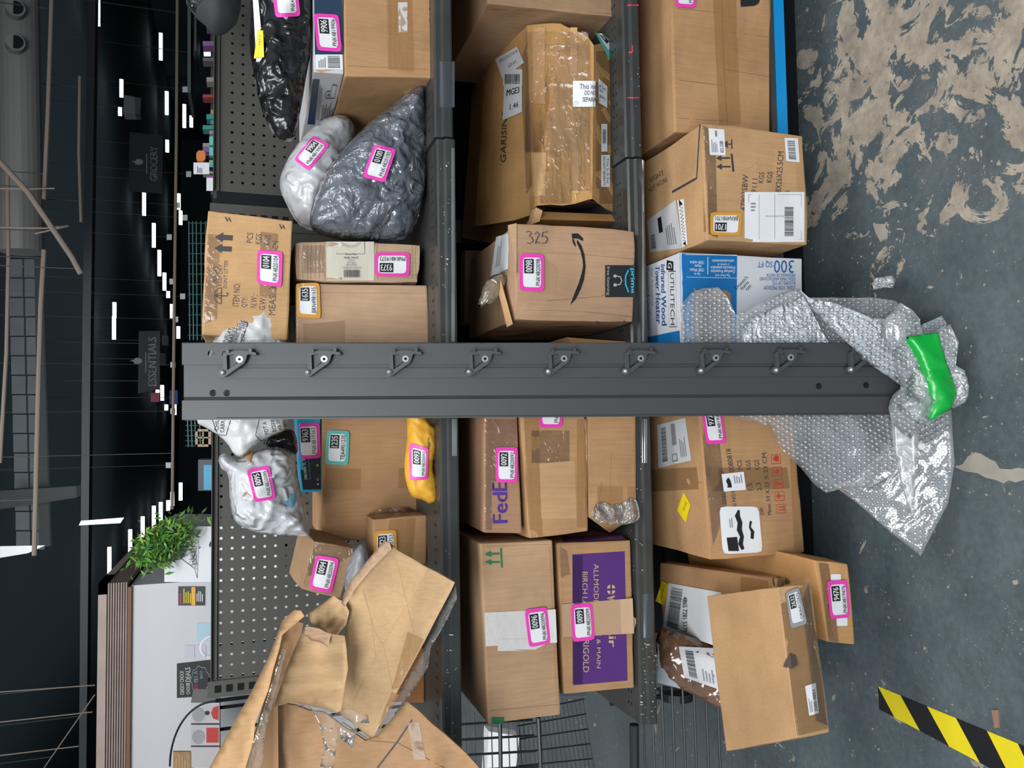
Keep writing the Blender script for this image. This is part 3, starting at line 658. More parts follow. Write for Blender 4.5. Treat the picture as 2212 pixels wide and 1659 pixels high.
words(b, [('ITEM NO:', [(502, 661), (505, 611), (519, 612), (516, 662)]), ('QTY:', [(521, 663), (523, 641), (537, 642), (534, 664)]), ('N.W.:', [(540, 664), (542, 635), (557, 636), (554, 665)]), ('G.W.:', [(559, 669), (561, 638), (575, 639), (572, 670)]), ('MEAS: 3', [(580, 680), (582, 618), (597, 620), (594, 681)]),
    ('PCS', [(532, 524), (534, 502), (547, 503), (545, 525)]), ('KGS', [(551, 527), (553, 505), (566, 506), (564, 528)]), ('KGS', [(570, 529), (572, 507), (585, 508), (583, 530)]), ('CM', [(588, 538), (590, 521), (602, 522), (600, 539)]),
    ('FRAGILE', [(459, 612), (461, 575), (470, 576), (468, 613)]), ('KEEP DRY', [(471, 617), (473, 571), (481, 572), (479, 618)]), ("DON'T LITTER", [(482, 622), (484, 562), (492, 563), (490, 623)])], cardboard_ink := mat('brown_black_ink', (.07, .05, .06), .6))
decal(b, [(462, 544), (465, 500), (503, 502), (500, 546)], [('poly', INK, [(.05, 0), (.30, 0), (.30, .55), (.42, .55), (.18, 1), (-.05, .55), (.05, .55)]), ('poly', INK, [(.60, 0), (.85, 0), (.85, .55), (.97, .55), (.73, 1), (.48, .55), (.60, .55)])], 'arrow_mark')
decal(b, [(461, 656), (462, 621), (492, 622), (491, 657)], [('stroke', INK, [(.5+.5*math.cos(a), .45+.5*math.sin(a)) for a in [math.pi*k/10 for k in range(11)]], .05), ('stroke', INK, [(0, .45), (1, .45)], .05), ('stroke', INK, [(.5, .95), (.5, .05), (.6, -.02), (.72, .08)], .06), ('stroke', INK, [(.5, .95), (.3, .45)], .04), ('stroke', INK, [(.5, .95), (.7, .45)], .04)], 'umbrella_mark')
for cx, cy in ((493, 474), (610, 490)): decal(b, R(cx-8, cy-9, cx+8, cy+9), [('stroke', INK, [(.2, .15), (.75, .45)], .14), ('stroke', INK, [(.25, .6), (.8, .9)], .14), ('stroke', INK, [(.35, .7), (.6, .3)], .08)], 'staple_mark')
tape(b, [(440, 700), (448, 505), (476, 508), (468, 690)], CLEAR); tape(b, [(560, 640), (562, 500), (600, 505), (596, 640)], CLEAR)

# printed white poly bag behind the panel
PBAG = mat('white_printed_polybag', (.55, .55, .54), .35, bump=.5, bscale=30, kind='crinkle')
pb = soft('polybag', [(572, 652), (592, 668), (608, 691), (620, 715), (629, 750), (634, 850), (622, 928), (595, 937), (563, 954), (546, 968), (529, 988), (508, 986), (490, 955), (462, 933), (416, 909), (438, 830), (456, 745), (472, 718), (490, 700), (530, 679)], PY(1.64), bagfn(.03, .06, .009, 16, 21, .004), bagfn(-.05, .06, 0), [PBAG], pitch=.008, label='white plastic bag with printed warning text, wedged behind the leaning panel', cat='package')
for s, q in (('INFLATABL', [(480, 738), (503, 690), (511, 694), (488, 742)]), ('BABIES AN', [(492, 738), (513, 688), (521, 692), (500, 742)]), ('CRIBS, BEDS,', [(503, 740), (522, 690), (530, 693), (511, 742)]), ('NOT A TOY', [(518, 738), (528, 694), (537, 696), (527, 740)]),
             ('CARRIAG', [(603, 706), (606, 738), (614, 736), (609, 704)]), ('CHILDREN', [(612, 712), (618, 742), (626, 740), (619, 710)]),
             ('CARR', [(475, 934), (477, 908), (486, 908), (484, 934)]), ('CHIL', [(463, 930), (465, 907), (473, 907), (472, 930)]),
             ('A TOY', [(566, 912), (572, 941), (581, 939), (575, 911)]), ('BEDS', [(584, 908), (589, 934), (597, 932), (592, 907)]), ('VES AN', [(594, 904), (601, 930), (609, 928), (602, 903)]), ('CATIE', [(605, 904), (612, 922), (620, 920), (612, 903)])):
    decal(pb, q, [('text', INK, s, 0, 0, 1, 1)], 'printed_text', lift=.001)
for pts in ([(466, 735), (505, 683), (530, 690), (535, 700), (520, 740)], [(595, 740), (597, 700), (606, 697)], [(459, 907), (470, 938), (488, 941), (498, 908)], [(560, 905), (552, 940), (562, 952), (580, 948)]):
    crease(pb, pts, 1.6, INK, 'printed_outline')

# torn silver bag 0095
sb = soft('polybag', [(470, 990), (481, 976), (508, 990), (528, 985), (543, 976), (590, 964), (620, 970), (638, 990), (647, 1050), (657, 1085), (671, 1146), (666, 1161), (636, 1157), (595, 1156), (552, 1150), (519, 1137), (503, 1120), (496, 1077), (494, 1023), (477, 1012)], PY(1.66), bagfn(.07, .06, .011, 17, 41, .006), bagfn(-.07, .06, 0), [GPOLY], pitch=.005, label='torn silvery white mailer bag with a pink 0095 sticker, on the tan box pile', cat='package')
asset(sb, [(550, 1086), (532, 1015), (581, 1005), (596, 1078)], '0095', 'PNK4820095')
decal(sb, [(588, 1110), (600, 1040), (640, 1050), (640, 1105)], [('poly', mat('pale_blue_stain', (.16, .38, .52), .3), [(.1, .2), (.4, 0), (.8, .1), (1, .5), (.7, .8), (.3, .7)])], 'blue_patch')
decal(sb, [(528, 992), (528, 978), (548, 976), (540, 1002)], [('rect', CB2, 0, 0, 1, 1)], 'torn_hole'); decal(sb, R(524, 1062, 543, 1085), [('poly', CB5, [(.1, .1), (.6, 0), (1, .6), (.6, 1), (.2, .7)])], 'torn_hole')
soft('polybag', [(598, 930), (624, 925), (640, 935), (645, 985), (620, 975), (560, 962)], PY(1.72), bagfn(.03, .03, .006, 24, 51), bagfn(-.03, .03, 0), [POLYB], pitch=.009, label='small black plastic bag peeking out behind the torn silvery mailer', cat='package')
# tan box 1235 and what is stacked on and around it
Y13 = Yat(902, 1165, DK1)+.012
b = carton('cardboard_box', [(698, 1169), (696, 870), (905, 870), (903, 1163)], Y13, .30, CB, amp=.0012, label='large tan carton with a teal sticker beside the yellow mailer', cat='box', seed=6)
asset(b, [(701, 1003), (705.7, 929), (755, 931), (752, 1004.6)], '1235', 'TEA4951235', TEAL)
tape(b, [(698, 1059), (703, 1011), (780, 1013), (779, 1059)]); tape(b, [(860, 1054), (861, 1011), (885, 1011), (884, 1056)])
zt13 = WY(697, 1000, Y13).z
b = carton('gadget_box', [(652, 1063), (641, 900), (692, 900), (696, 1062)], Y13+.03, .11, CYAN, cuts=2, amp=.0004, bev=.001, label='small black and cyan computer fan box on the large tan carton', cat='box', seed=7)
decal(b, [(655, 1058), (645, 985), (692, 985), (693, 1057)], [('rect', mat('fan_box_black', (.01, .014, .02), .35), 0, 0, 1, 1), ('text', WHITE, 'UNI FAN TL WIRELESS', .34, .70, 1.3, .86, True), ('text', CYAN, 'Revolutionary Wireless', .36, .50, 1.2, .60), ('text', WHITE, 'CE', .30, .10, .38, .2), ('disc', WHITE, .18, .15, .03, .05), ('poly', YEL, [(.72, .10), (.80, .10), (.76, .2)])], 'front_print')
asset(b, [(645.5, 991.5), (641, 914), (691, 912), (694, 989)], '9363', 'PNK4819363')
MAIL = mat('yellow_padded_mailer', (.80, .40, .035), .5, bump=.4, bscale=30, kind='crinkle')
ym = soft('padded_mailer', [(876, 880), (910, 880), (928, 915), (940, 922), (944, 955), (941, 982), (935, 1005), (940, 1028), (948, 1071), (940, 1085), (929, 1090), (915, 1080), (899, 1077), (886, 1069), (877, 1042), (873, 1012), (877, 968), (881, 941)], PY(1.60), bagfn(.03, .025, .007, 24, 61, .004), bagfn(-.035, .03, 0), [MAIL], pitch=.0055, label='crumpled yellow padded mailer on the top shelf edge', cat='package')
asset(ym, [(884.7, 1037.6), (883.6, 956), (926, 968), (923.5, 1036)], '0093', 'PNK4820093')
decal(ym, [(925, 975), (918, 946), (940, 944), (938, 975)], [('poly', CB5, [(.1, .1), (.9, 0), (1, .7), (.3, 1)])], 'torn_hole')
decal(ym, R(935, 1000, 944, 1024), [('rect', NAVY, 0, 0, 1, 1)], 'torn_hole')
Y15 = Yat(922, 1165, DK1)
b = carton('cardboard_box', [(806, 1230), (804, 1121), (923, 1112), (922, 1219)], Y15, .10, CB, amp=.0015, crush=.002, label='small taped carton with an amber sticker in front of the large tan carton', cat='box', seed=8)
tape(b, [(822, 1225), (842, 1122), (898, 1118), (890, 1222)]); asset(b, [(806, 1228), (808, 1147), (856, 1144), (858, 1222)], '2723', 'BRN4932723', ORANGE)
tape(b, [(808, 1119), (815, 1100), (880, 1096), (905, 1110)], CLEAR)
b = carton('cardboard_box', [(650, 1275), (677, 1167), (768, 1184), (737, 1297)], [1.66]*4, .12, CB5, amp=.0025, crush=.003, vec=(.015, .12, .02), label='small tilted carton in clear film with a pink 0094 sticker, against the pegboard', cat='box', seed=9)
asset(b, [(666, 1271), (683, 1198), (733, 1206), (716, 1282)], '0094', 'PNK4820094'); tape(b, [(655, 1262), (680, 1170), (765, 1186), (760, 1200)], CLEAR)
soft('polybag', [(742, 1260), (752, 1215), (772, 1178), (790, 1172), (800, 1230), (770, 1290), (752, 1300)], PY(1.64), bagfn(.04, .05, .005, 22, 71), bagfn(-.05, .05, 0), [mat('dull_grey_polybag', (.27, .28, .30), .3, bump=.5, bscale=30, kind='crinkle')], pitch=.009, label='grey plastic mailer squeezed between the small cartons', cat='package')
b = carton('cardboard_box', [(800, 1518), (800, 1400), (918, 1400), (918, 1520)], Yat(918, 1450, DK1), .22, cardboard('cardboard_orange', (.42, .19, .07)), amp=.002, label='dark orange carton behind the torn open cardboard', cat='box', seed=10)

# ================================================================ MIDDLE SHELF
b = carton('cardboard_box', [(1052, 8), (1052, -260), (1346, -250), (1334, 38)], Yat(1334, 30, DK2)+.02, .40, CB5, amp=.003, label='brown carton at the top edge of the picture, touching the big crumpled tape-bound carton', cat='box', seed=11)
crease(b, [(1060, 20), (1330, 30)], 1.6)
# big crumpled carton, leaning: ends traced at right and left, profile from back to front
def prof_carton(name, right, left, ys, mats, nseg=16, amp=.004, mi_of=None, seed=0, backY=2.03, zfloor=None, **k):
    """closed crumpled carton: two end profiles of (px,py) with a depth per row, joined lengthwise"""
    Rw = [WY(x, y, yy) for (x, y), yy in zip(right, ys)]; Lw = [WY(x, y, yy) for (x, y), yy in zip(left, ys)]
    def close(W): return W + [Vector((W[-1].x, backY, W[-1].z)), Vector((W[0].x, backY, W[0].z))]
    Rw, Lw = close(Rw), close(Lw); n = len(Rw); sub = 4; V = []; F = []; M = []
    s3 = Vector((seed*5.1, seed*2.2, 0))
    ring = []
    for q in range(n):
        for s in range(sub): ring.append((q, s/sub))
    for i in range(nseg+1):
        t = i/nseg
        for q, s in ring:
            a = Rw[q].lerp(Lw[q], t); c = Rw[(q+1) % n].lerp(Lw[(q+1) % n], t); p = a.lerp(c, s)
            d = noise.noise(p*6+s3)*amp*1.6 + (crink(p, 16, seed)-.4)*amp
            edge = 0 if s else .5
            V.append(p + Vector((0, -1, .6 if q < 2 else 0)).normalized()*d*(1 if q < n-3 else .2) + Vector((noise.noise(p*14+s3)*amp*(2 if i in (0, nseg) else 0), 0, 0)))
    m = len(ring)
    for i in range(nseg):
        for j in range(m): F.append((i*m+j, i*m+(j+1) % m, (i+1)*m+(j+1) % m, (i+1)*m+j)); M.append(0)
    F.append(tuple(range(m))[::-1]); M.append(0)
    return V, F, M, m, nseg
V, F, M, m, ns = prof_carton('x', [(1050, 150), (1139, 55), (1212, 50), (1268, 78), (1281, 100), (1328, 92)], [(1026, 490), (1146, 468), (1158, 449), (1270, 436), (1281, 434), (1338, 466)], [1.90, 1.66, 1.60, 1.575, 1.57, 1.62], None, nseg=22, amp=.006, seed=3)
CRW = cardboard('cardboard_taped', (.46, .255, .095))
b = mk('cardboard_box', V, F, CRW, label='big crumpled carton bound with shiny tape, open dark end, on the middle shelf', cat='box')
# left end: dark sheet painting the mouth's inner shade, and the bent end flap
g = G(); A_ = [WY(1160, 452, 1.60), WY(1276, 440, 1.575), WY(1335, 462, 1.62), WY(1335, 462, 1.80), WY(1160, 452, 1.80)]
g.ext([p+Vector((.012, .01, .0)) for p in A_], (-.003, 0, 0)); g.build('mouth_shade_sheet', mat('mouth_shade', (.05, .028, .014), .9), parent=b)
g = G(); P4 = [WY(1163, 474, 1.60), WY(1332, 478, 1.60), WY(1338, 464, 1.62), WY(1168, 457, 1.62)]; g.ext(P4, (0, .09, 0)); g.build('end_flap', CB3, parent=b)
g = G(); P4 = [WY(1147, 485, 1.62), WY(1158, 448, 1.585), WY(1172, 455, 1.58), WY(1166, 478, 1.60)]; g.ext(P4, (0, .03, 0)); g.build('torn_corner', CB2, parent=b)
SHT = mat('shiny_brown_tape', (.52, .29, .085), .14, bump=1.0, bscale=20, coat=1, stretch=(.5, .5, 3), spec=1, bdist=.016)
tape(b, [(1164, 446), (1148, 60), (1268, 82), (1274, 434)], SHT, lift=.001, nx=20, ny=8); 
for x0, x1, y0, y1 in ((1152, 1178, 60, 225), (1154, 1181, 330, 425), (1232, 1247, 60, 165), (1236, 1250, 320, 418)): tape(b, R(x0, y0, x1, y1), CB2, lift=.0022)
tape(b, R(1163, 95, 1272, 440), CLEAR, lift=.0034, nx=24, ny=10); tape(b, R(1135, 70, 1272, 330), CLEAR, lift=.005, nx=16, ny=8)
tape(b, [(1137, 420), (1125, 130), (1140, 90), (1150, 400)], TAPED, lift=.001)
tape(b, R(1288, 110, 1330, 440), TAPED, lift=.001)
decal(b, I(1237, 176, 1286, 232), [('rect', WHITE, 0, 0, 1, 1), ('text', INK, 'This item', .30, .68, 1.2, .88), ('text', INK, 'DO NOT', .52, .44, 1.1, .62), ('text', INK, 'SEPARATE', .42, .18, 1.2, .36)], 'paper_label', lift=.005)
decal(b, [(1291, 170), (1310, 187), (1310, 234), (1291, 222)], [('rect', WHITE, 0, 0, 1, 1), ('text', INK, 'a Set', .1, .70, .8, .85), ('text', INK, 'NOT', .1, .5, .5, .62), ('text', INK, 'ARATE', .05, .25, .7, .38)], 'paper_label', lift=.003)
decal(b, R(1297, 268, 1310, 328), [('rect', WHITE, 0, 0, 1, 1), ('bars', BLACK, .3, .2, .8, .8, 14)], 'barcode_label', lift=.003)
decal(b, R180(1297, 335, 1316, 404), [('rect', WHITE, 0, 0, 1, 1), ('text', INK, 'This Is A Set', .1, .62, .9, .85), ('text', INK, 'DO NOT SEPARATE', .05, .2, .95, .45)], 'paper_label', lift=.003)
decal(b, [(1322, 143), (1283, 71), (1300, 74), (1330, 100)], [('rect', TEAL, 0, 0, 1, 1), ('rect', WHITE, .12, .15, .88, .85), ('rect', BLACK, .25, .3, .8, .7)], 'asset_sticker', lift=.003)
LB = mat('grey_white_paper', (.55, .55, .56), .5)
decal(b, [(1071, 128), (1119, 101), (1134, 136), (1087, 170)], [('rect', LB, 0, 0, 1, 1), ('text', INK, 'TWS-2.3-CN STONY-DIR', .1, .70, .95, .86), ('text', INK, 'JCEI # 4', .35, .2, .7, .4)], 'paper_label', lift=.003)
decal(b, I(1089, 150, 1131, 186), [('rect', LB, 0, 0, 1, 1), ('bars', INK, .1, .1, .9, .7, 18)], 'barcode_label', lift=.004)
decal(b, [(1092, 182), (1130, 174), (1131, 242), (1088, 261)], [('rect', LB, 0, 0, 1, 1), ('text', BLACK, 'MGE3', .15, .60, .85, .80, True), ('text', INK, '1.46', .35, .18, .8, .34)], 'paper_label', lift=.0045)
words(b, [('GARISING', [(1082, 350), (1086, 240), (1097, 240), (1094, 352)])], lift=.003)

# carton with curved arrow
Y3 = Yat(1371, 600, DK2)
b = carton('cardboard_box', [(1113, 693), (1116, 482), (1372, 498), (1369, 697)], Y3, .36, cardboard('cardboard_brown', (.43, .265, .16)), amp=.003, crush=.003, cuts=9, label='carton with a curved black arrow and 325 written on it, middle shelf', cat='box', seed=13)
asset(b, [(1122, 628), (1122, 548.5), (1174.7, 549.4), (1174.7, 629.5)], '0098', 'PNK4820098')
decal(b, I(1136, 499, 1184, 528), [('stroke', INK, [(0, .9), (.12, 1), (.25, .85), (.15, .62), (.28, .5), (.33, .25), (.18, .05), (.05, .12)], .05), ('stroke', INK, [(.40, .75), (.50, .95), (.60, .75), (.48, .35), (.42, .05), (.50, .2), (.60, .08), (.64, .12)], .05), ('stroke', INK, [(.98, .92), (.76, .9), (.72, .55), (.88, .6), (.97, .4), (.90, .12), (.72, .05)], .05)], 'handwriting', lift=.001)
arc = [(1232, 658), (1242, 640), (1252, 618), (1259, 596), (1262, 575), (1260, 555), (1255, 537), (1246, 521)]
x0, y0, x1, y1 = 1228, 505, 1270, 662
decal(b, R(x0, y0, x1, y1), [('stroke', BLACK, [((y1-yy)/(y1-y0), (x1-xx)/(x1-x0)) for xx, yy in arc], [.006, .10, .13, .15, .14, .12, .09, .05]),
    ('stroke', BLACK, [((y1-yy)/(y1-y0), (x1-xx)/(x1-x0)) for xx, yy in ((1259, 518), (1248, 510), (1235, 510), (1238, 521), (1243, 532))], [.04, .07, .07, .07, .03])], 'curved_arrow', lift=.001)
decal(b, R180(1307, 573, 1371, 642), [('rect', mat('black_printed_tape', (.02, .022, .026), .25, bump=.4, bscale=30), 0, 0, 1, 1), ('text', mat('tape_cream', (.42, .38, .30), .5), 'free listening', .04, .03, .94, .16),
    ('stroke', MATS['tape_cream'], [(.34, .36), (.36, .50), (.48, .56), (.60, .50), (.62, .36)], .035), ('disc', MATS['tape_cream'], .34, .33, .05, .06), ('disc', MATS['tape_cream'], .62, .33, .05, .06), ('stroke', CYAN, [(.15, .78), (.35, .68), (.6, .68), (.85, .78)], .05), ('text', CYAN, 'prime', .10, .82, .88, .99, True)], 'printed_tape', lift=.001)
decal(b, [(1165, 630), (1168, 558), (1203, 575), (1200, 632)], [('poly', mat('tape_beige', (.50, .33, .18), .3, alpha=.7), [(0, 0), (0, .75), (.2, .95), (.8, 1), (1, .9), (1, 0)])], 'tape_strip')
for p in ([(1116, 545), (1240, 548), (1370, 560)], [(1130, 670), (1250, 672), (1368, 684)], [(1180, 650), (1300, 640), (1365, 590)], [(1116, 600), (1120, 540)]): crease(b, p, 1.4)
for xx, yy in ((1296, 694), (1354, 692)): crease(b, [(xx, yy+3), (xx-6, yy+3), (xx-6, yy-1)], 1.6, INK, 'printed_mark')
# torn top flaps of the same carton
T0 = Vector((0, 0, 0))
def plate(name, px, Ys, th, m, parent, vec=None, **k):
    g = G(); P_ = [WY(x, y, yy) for (x, y), yy in zip(px, Ys)]; g.ext(P_, vec or (0, th, 0)); return g.build(name, m, parent=parent, **k)
plate('flap', [(1098, 486), (1116, 482), (1116, 588), (1102, 585)], [Y3+.03, Y3, Y3-.003, Y3+.03], .004, CB4, b)
plate('flap', [(1070, 600), (1080, 598), (1108, 700), (1096, 706)], [Y3+.06, Y3+.05, Y3, Y3+.02], .004, CB2, b)
decal(b, [(1060, 600), (1072, 512), (1100, 503), (1098, 580)], [('rect', WHITE, 0, 0, 1, 1), ('lines', GREYINK, .15, .5, .85, .8, 3)], 'paper_label')
soft('torn_wrap', [(1030, 665), (1042, 620), (1060, 596), (1080, 590), (1096, 600), (1088, 625), (1075, 650), (1045, 662)], PY(Y3+.05), bagfn(.004, .02, .006, 30, 8), bagfn(-.001, .03, 0), [film('wrap_film', op=.22, gloss=.05, rough=.15, bscale=30, bump=1, body=(.6, .5, .35))], pitch=.007, parent=b)
b = carton('cardboard_box', [(1290, 800), (1225, 727), (1370, 738), (1370, 800)], [Y3+.05]*4, .2, CB3, amp=.003, label='tan bent carton mostly hidden behind the leaning panel on the middle shelf', cat='box', seed=14)
# dark cartons standing behind, deep in the shelf
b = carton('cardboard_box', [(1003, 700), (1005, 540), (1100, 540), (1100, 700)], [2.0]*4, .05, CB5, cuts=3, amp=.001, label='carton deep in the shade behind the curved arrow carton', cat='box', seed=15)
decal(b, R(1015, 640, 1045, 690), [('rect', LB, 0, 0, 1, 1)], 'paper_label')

# left of the panel
Y7 = Yat(1373, 1000, DK2)
b7 = carton('cardboard_box', [(1271, 1118), (1268, 840), (1372, 840), (1375, 1112)], Y7, .36, CB, amp=.002, label='tan carton under two others, its end gathered in clear film, middle shelf', cat='box', seed=16)
g = G(); q = [WY(1271, 1117, Y7), WY(1375, 1112, Y7), WY(1375, 1112, Y7+.3), WY(1271, 1117, Y7+.3)]; tip = [WY(1317, 1151, Y7+.04), WY(1317, 1151, Y7+.28)]
g.add([q[0], q[1], q[2], q[3], tip[0], tip[1]], [(0, 4, 1), (1, 4, 5, 2), (2, 5, 3), (3, 5, 4, 0), (0, 1, 2, 3)]); g.build('folded_end', CB3, parent=b7)
soft('film_gather', [(1275, 1118), (1290, 1080), (1330, 1095), (1372, 1070), (1384, 1112), (1376, 1128), (1340, 1135), (1300, 1132)], PY(Y7-.004), bagfn(.002, .01, .008, 34, 9), flat(-.001, .0), [film('gather_film', op=.12, gloss=.06, rough=.1, bscale=40, bump=1.2)], pitch=.005, parent=b7)
crease(b7, [(1320, 980), (1316, 1110)], 1.5); crease(b7, [(1300, 1040), (1290, 1110)], 1.2); tape(b7, R(1355, 1050, 1373, 1110), TAPE); tape(b7, R(1290, 1050, 1345, 1105), TAPE)
b6 = carton('cardboard_box', [(1143, 1163), (1120, 840), (1262, 840), (1270, 1147)], Y7-.003, .34, CB, amp=.0015, label='middle carton of the stack of three, with pale tape patches and half a sticker', cat='box', seed=17)
decal(b6, R(1165, 995, 1250, 1120), [('poly', CB2, [(0, .05), (0, .95), (.95, 1), (1, .1)])], 'tape_residue', lift=.0006); tape(b6, [(1145, 1162), (1124, 900), (1164, 900), (1172, 1160)], TAPE); tape(b6, R(1246, 905, 1268, 1140), TAPE)
tape(b6, R(1148, 930, 1230, 1000), CLEAR); asset(b6, [(1164, 924), (1164, 846), (1214, 846), (1214, 924)], None, 'PNK4820097')
b5 = carton('cardboard_box', [(1045, 1150), (1046, 840), (1115, 840), (1128, 1152)], Y7+.002, .30, cardboard('cardboard_reddish', (.40, .225, .13)), amp=.0015, label='flat carton with purple lettering on top of the stack of three, middle shelf', cat='box', seed=18)
asset(b5, [(1070, 1042), (1069, 966), (1118, 966), (1117, 1042.6)], '0092', 'PNK4820092')
words(b5, [('Fed', [(1064, 1131), (1064, 1063), (1096, 1063), (1096, 1130)]), ('E', [(1063, 1061), (1063, 1042), (1094, 1042), (1095, 1061)])], PURPLEINK, bold=True, lift=.001)
tape(b5, R(1060, 905, 1115, 1040), CLEAR); tape(b5, R(1047, 905, 1062, 1145), CLEAR)
Y8 = Yat(1371, 1330, DK2)
b9 = carton('cardboard_box', [(1218, 1500), (1203, 1174), (1363, 1166), (1371, 1487)], Y8, .33, CB, amp=.002, label='carton with a big purple panel of shop lettering, under the 0096 carton', cat='box', seed=19)
decal(b9, [(1238, 1480), (1236, 1198), (1349, 1191), (1355, 1470)], [('rect', PURPLE, 0, 0, 1, 1)], 'purple_panel', lift=.0008)
def onp(items):
    for s, q, bd in items: decal(b9, q, [('text', TANINK, s, 0, 0, 1, 1, bd)], 'printed_text', lift=.0016)
def r180(x0, y0, x1, y1): return R180(x0, y0, x1, y1)
onp([('ALLMODERN', r180(1282, 1218, 1293, 1330), False), ('JOSS & MAIN', r180(1286, 1335, 1297, 1443), False), ('BIRCH LANE', r180(1257, 1235, 1269, 1330), False), ('PERIGOLD', r180(1259, 1362, 1272, 1452), False), ('w', r180(1311, 1286, 1327, 1306), True), ('ayfair', r180(1309, 1312, 1331, 1398), True)])
decal(b9, R180(1310, 1262, 1329, 1284), [('disc', TANINK, .5+.38*math.cos(a), .5+.38*math.sin(a), .2, .2) if 0 else ('poly', TANINK, [(.5+.5*math.cos(a-.55), .5+.5*math.sin(a-.55)), (.5+.52*math.cos(a), .5+.52*math.sin(a)), (.5+.5*math.cos(a+.55), .5+.5*math.sin(a+.55)), (.5+.2*math.cos(a+.3), .5+.2*math.sin(a+.3)), (.5+.2*math.cos(a-.3), .5+.2*math.sin(a-.3))]) for a in [.785, 2.356, 3.927, 5.498]], 'printed_emblem', lift=.0016)
tape(b9, [(1215, 1376), (1212, 1305), (1366, 1292), (1369, 1368)], mat('beige_paper_tape', (.48, .31, .19), .35, bump=.3, bscale=30), lift=.0022)
tape(b9, R(1236, 1200, 1258, 1478), mat('dark_purple_tape', (.04, .01, .08), .25, alpha=.45, coat=.5), lift=.0020, ny=3)
o_ = asset(b9, [(1236, 1386.6), (1231.6, 1306), (1278.5, 1302), (1284, 1381)], '0099', 'PNK4820099'); 
tape(b9, [(1206, 1250), (1205, 1178), (1225, 1190), (1232, 1240)], CLEAR)
g = G(); ps = [WY(1366, 1330, Y8-.004), WY(1376, 1338, Y8-.006), WY(1369, 1364, Y8-.004)]; g.ext(ps, (0, .002, 0)); g.build('torn_tape', CB2, parent=b9)
# right side print
decal(b9, [(1215, 1172), (1215, 1160), (1340, 1153), (1350, 1164)], [('poly', PURPLE, [(.0, 0), (0, 1), (1, 1), (1, 0)])], 'purple_panel', lift=.0008)
b8 = carton('cardboard_box', [(1054, 1565), (1037, 1174), (1193, 1167), (1211, 1544)], Y8-.02, .36, cardboard('cardboard_tan', (.44, .275, .155)), amp=.0015, label='tan carton with green up arrows and a white paper tape band, middle shelf', cat='box', seed=20)
decal(b8, [(1051, 1225), (1049, 1186), (1082, 1184), (1084, 1226)], [('stroke', GREENINK, [(.0, 0), (1, 0)], .12), ('stroke', GREENINK, [(.28, .12), (.28, .75)], .1), ('poly', GREENINK, [(.12, .68), (.28, 1.12), (.44, .68)]), ('stroke', GREENINK, [(.72, .12), (.72, .75)], .1), ('poly', GREENINK, [(.56, .68), (.72, 1.12), (.88, .68)])], 'up_arrow_mark')
tape(b8, [(1049, 1396), (1046, 1323), (1200, 1316), (1203, 1388)], PAPERTAPE, lift=.001); decal(b8, R(1075, 1380, 1200, 1406), [('poly', PAPERTAPE, [(0, 1), (0, .45), (.1, .75), (.12, .35), (1, 0), (1, 1)])], 'tape_strip', lift=.0014)
asset(b8, [(1142, 1398), (1132, 1317), (1180.6, 1310), (1189, 1389)], '0096', 'PNK4820096'); crease(b8, [(1187, 1180), (1203, 1530)], 1.6); crease(b8, [(1050, 1180), (1188, 1176)], 1.6); crease(b8, [(1060, 1535), (1205, 1522)], 1.6)
decal(b8, R(1062, 1549, 1089, 1564), [('rect', GREENINK, 0, 0, 1, 1)], 'green_patch')
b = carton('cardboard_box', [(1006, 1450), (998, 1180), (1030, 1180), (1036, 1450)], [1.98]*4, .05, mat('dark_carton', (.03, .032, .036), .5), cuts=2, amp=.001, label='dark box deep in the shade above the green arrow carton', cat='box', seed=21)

# ================================================================ BASE SHELF
YB1 = Yat(1661, 150, DK0)
b = carton('cardboard_box', [(1458, 285), (1444, -220), (1661, -220), (1664, 290)], YB1, .45, CB, amp=.003, label='very large tan carton with a hand hole, just above the blue base strip', cat='box', seed=22)
decal(b, [(1600, 15), (1598, -20), (1640, -20), (1641, 12)], [('poly', mat('hole_shadow', (.01, .012, .012), .9), [(.0, .3), (.0, 1), (1, 1), (1, .3), (.85, .05), (.5, -.05), (.15, .05)])], 'hand_hole')
crease(b, [(1559, 0), (1563, 130), (1571, 268)], 3.2, CREASE); crease(b, [(1455, 172), (1560, 184)], 2.4); crease(b, [(1458, 255), (1570, 262)], 2.4); crease(b, [(1565, 150), (1662, 166)], 1.6); crease(b, [(1448, 18), (1558, 27)], 1.6); crease(b, [(1575, 70), (1660, 80)], 1.2)
tape(b, [(1553, 270), (1540, 0), (1590, 0), (1600, 270)], TAPE, nx=16)
asset(b, [(1458, 16), (1456, -62), (1503, -60), (1502, 19)], None, 'PNK4819897')
YBf = Yat(1744, 500, DK0)
b = carton('cardboard_box', [(1528, 519), (1516, 265), (1736, 292), (1745, 530)], YBf, .40, CB2, amp=.003, crush=.002, cuts=9, label='carton with an amber 1701 sticker and shipping papers at the base shelf front', cat='box', seed=23)
for s, q in (('47903SBW', [(1599, 455), (1604, 377), (1616, 378), (1611, 456)]), ('109111', [(1621, 430), (1625, 386), (1636, 387), (1632, 431)]), ('KGS', [(1637, 395), (1640, 372), (1651, 373), (1648, 396)]), ('KGS', [(1655, 394), (1658, 371), (1669, 372), (1666, 395)]), ('68X26X25.5CM', [(1674, 421), (1680, 327), (1693, 328), (1686, 422)]), ('CHINA', [(1693, 450), (1697, 410), (1706, 411), (1702, 451)])):
    decal(b, q, [('text', INK, s, 0, 0, 1, 1)], 'printed_text', lift=.001)
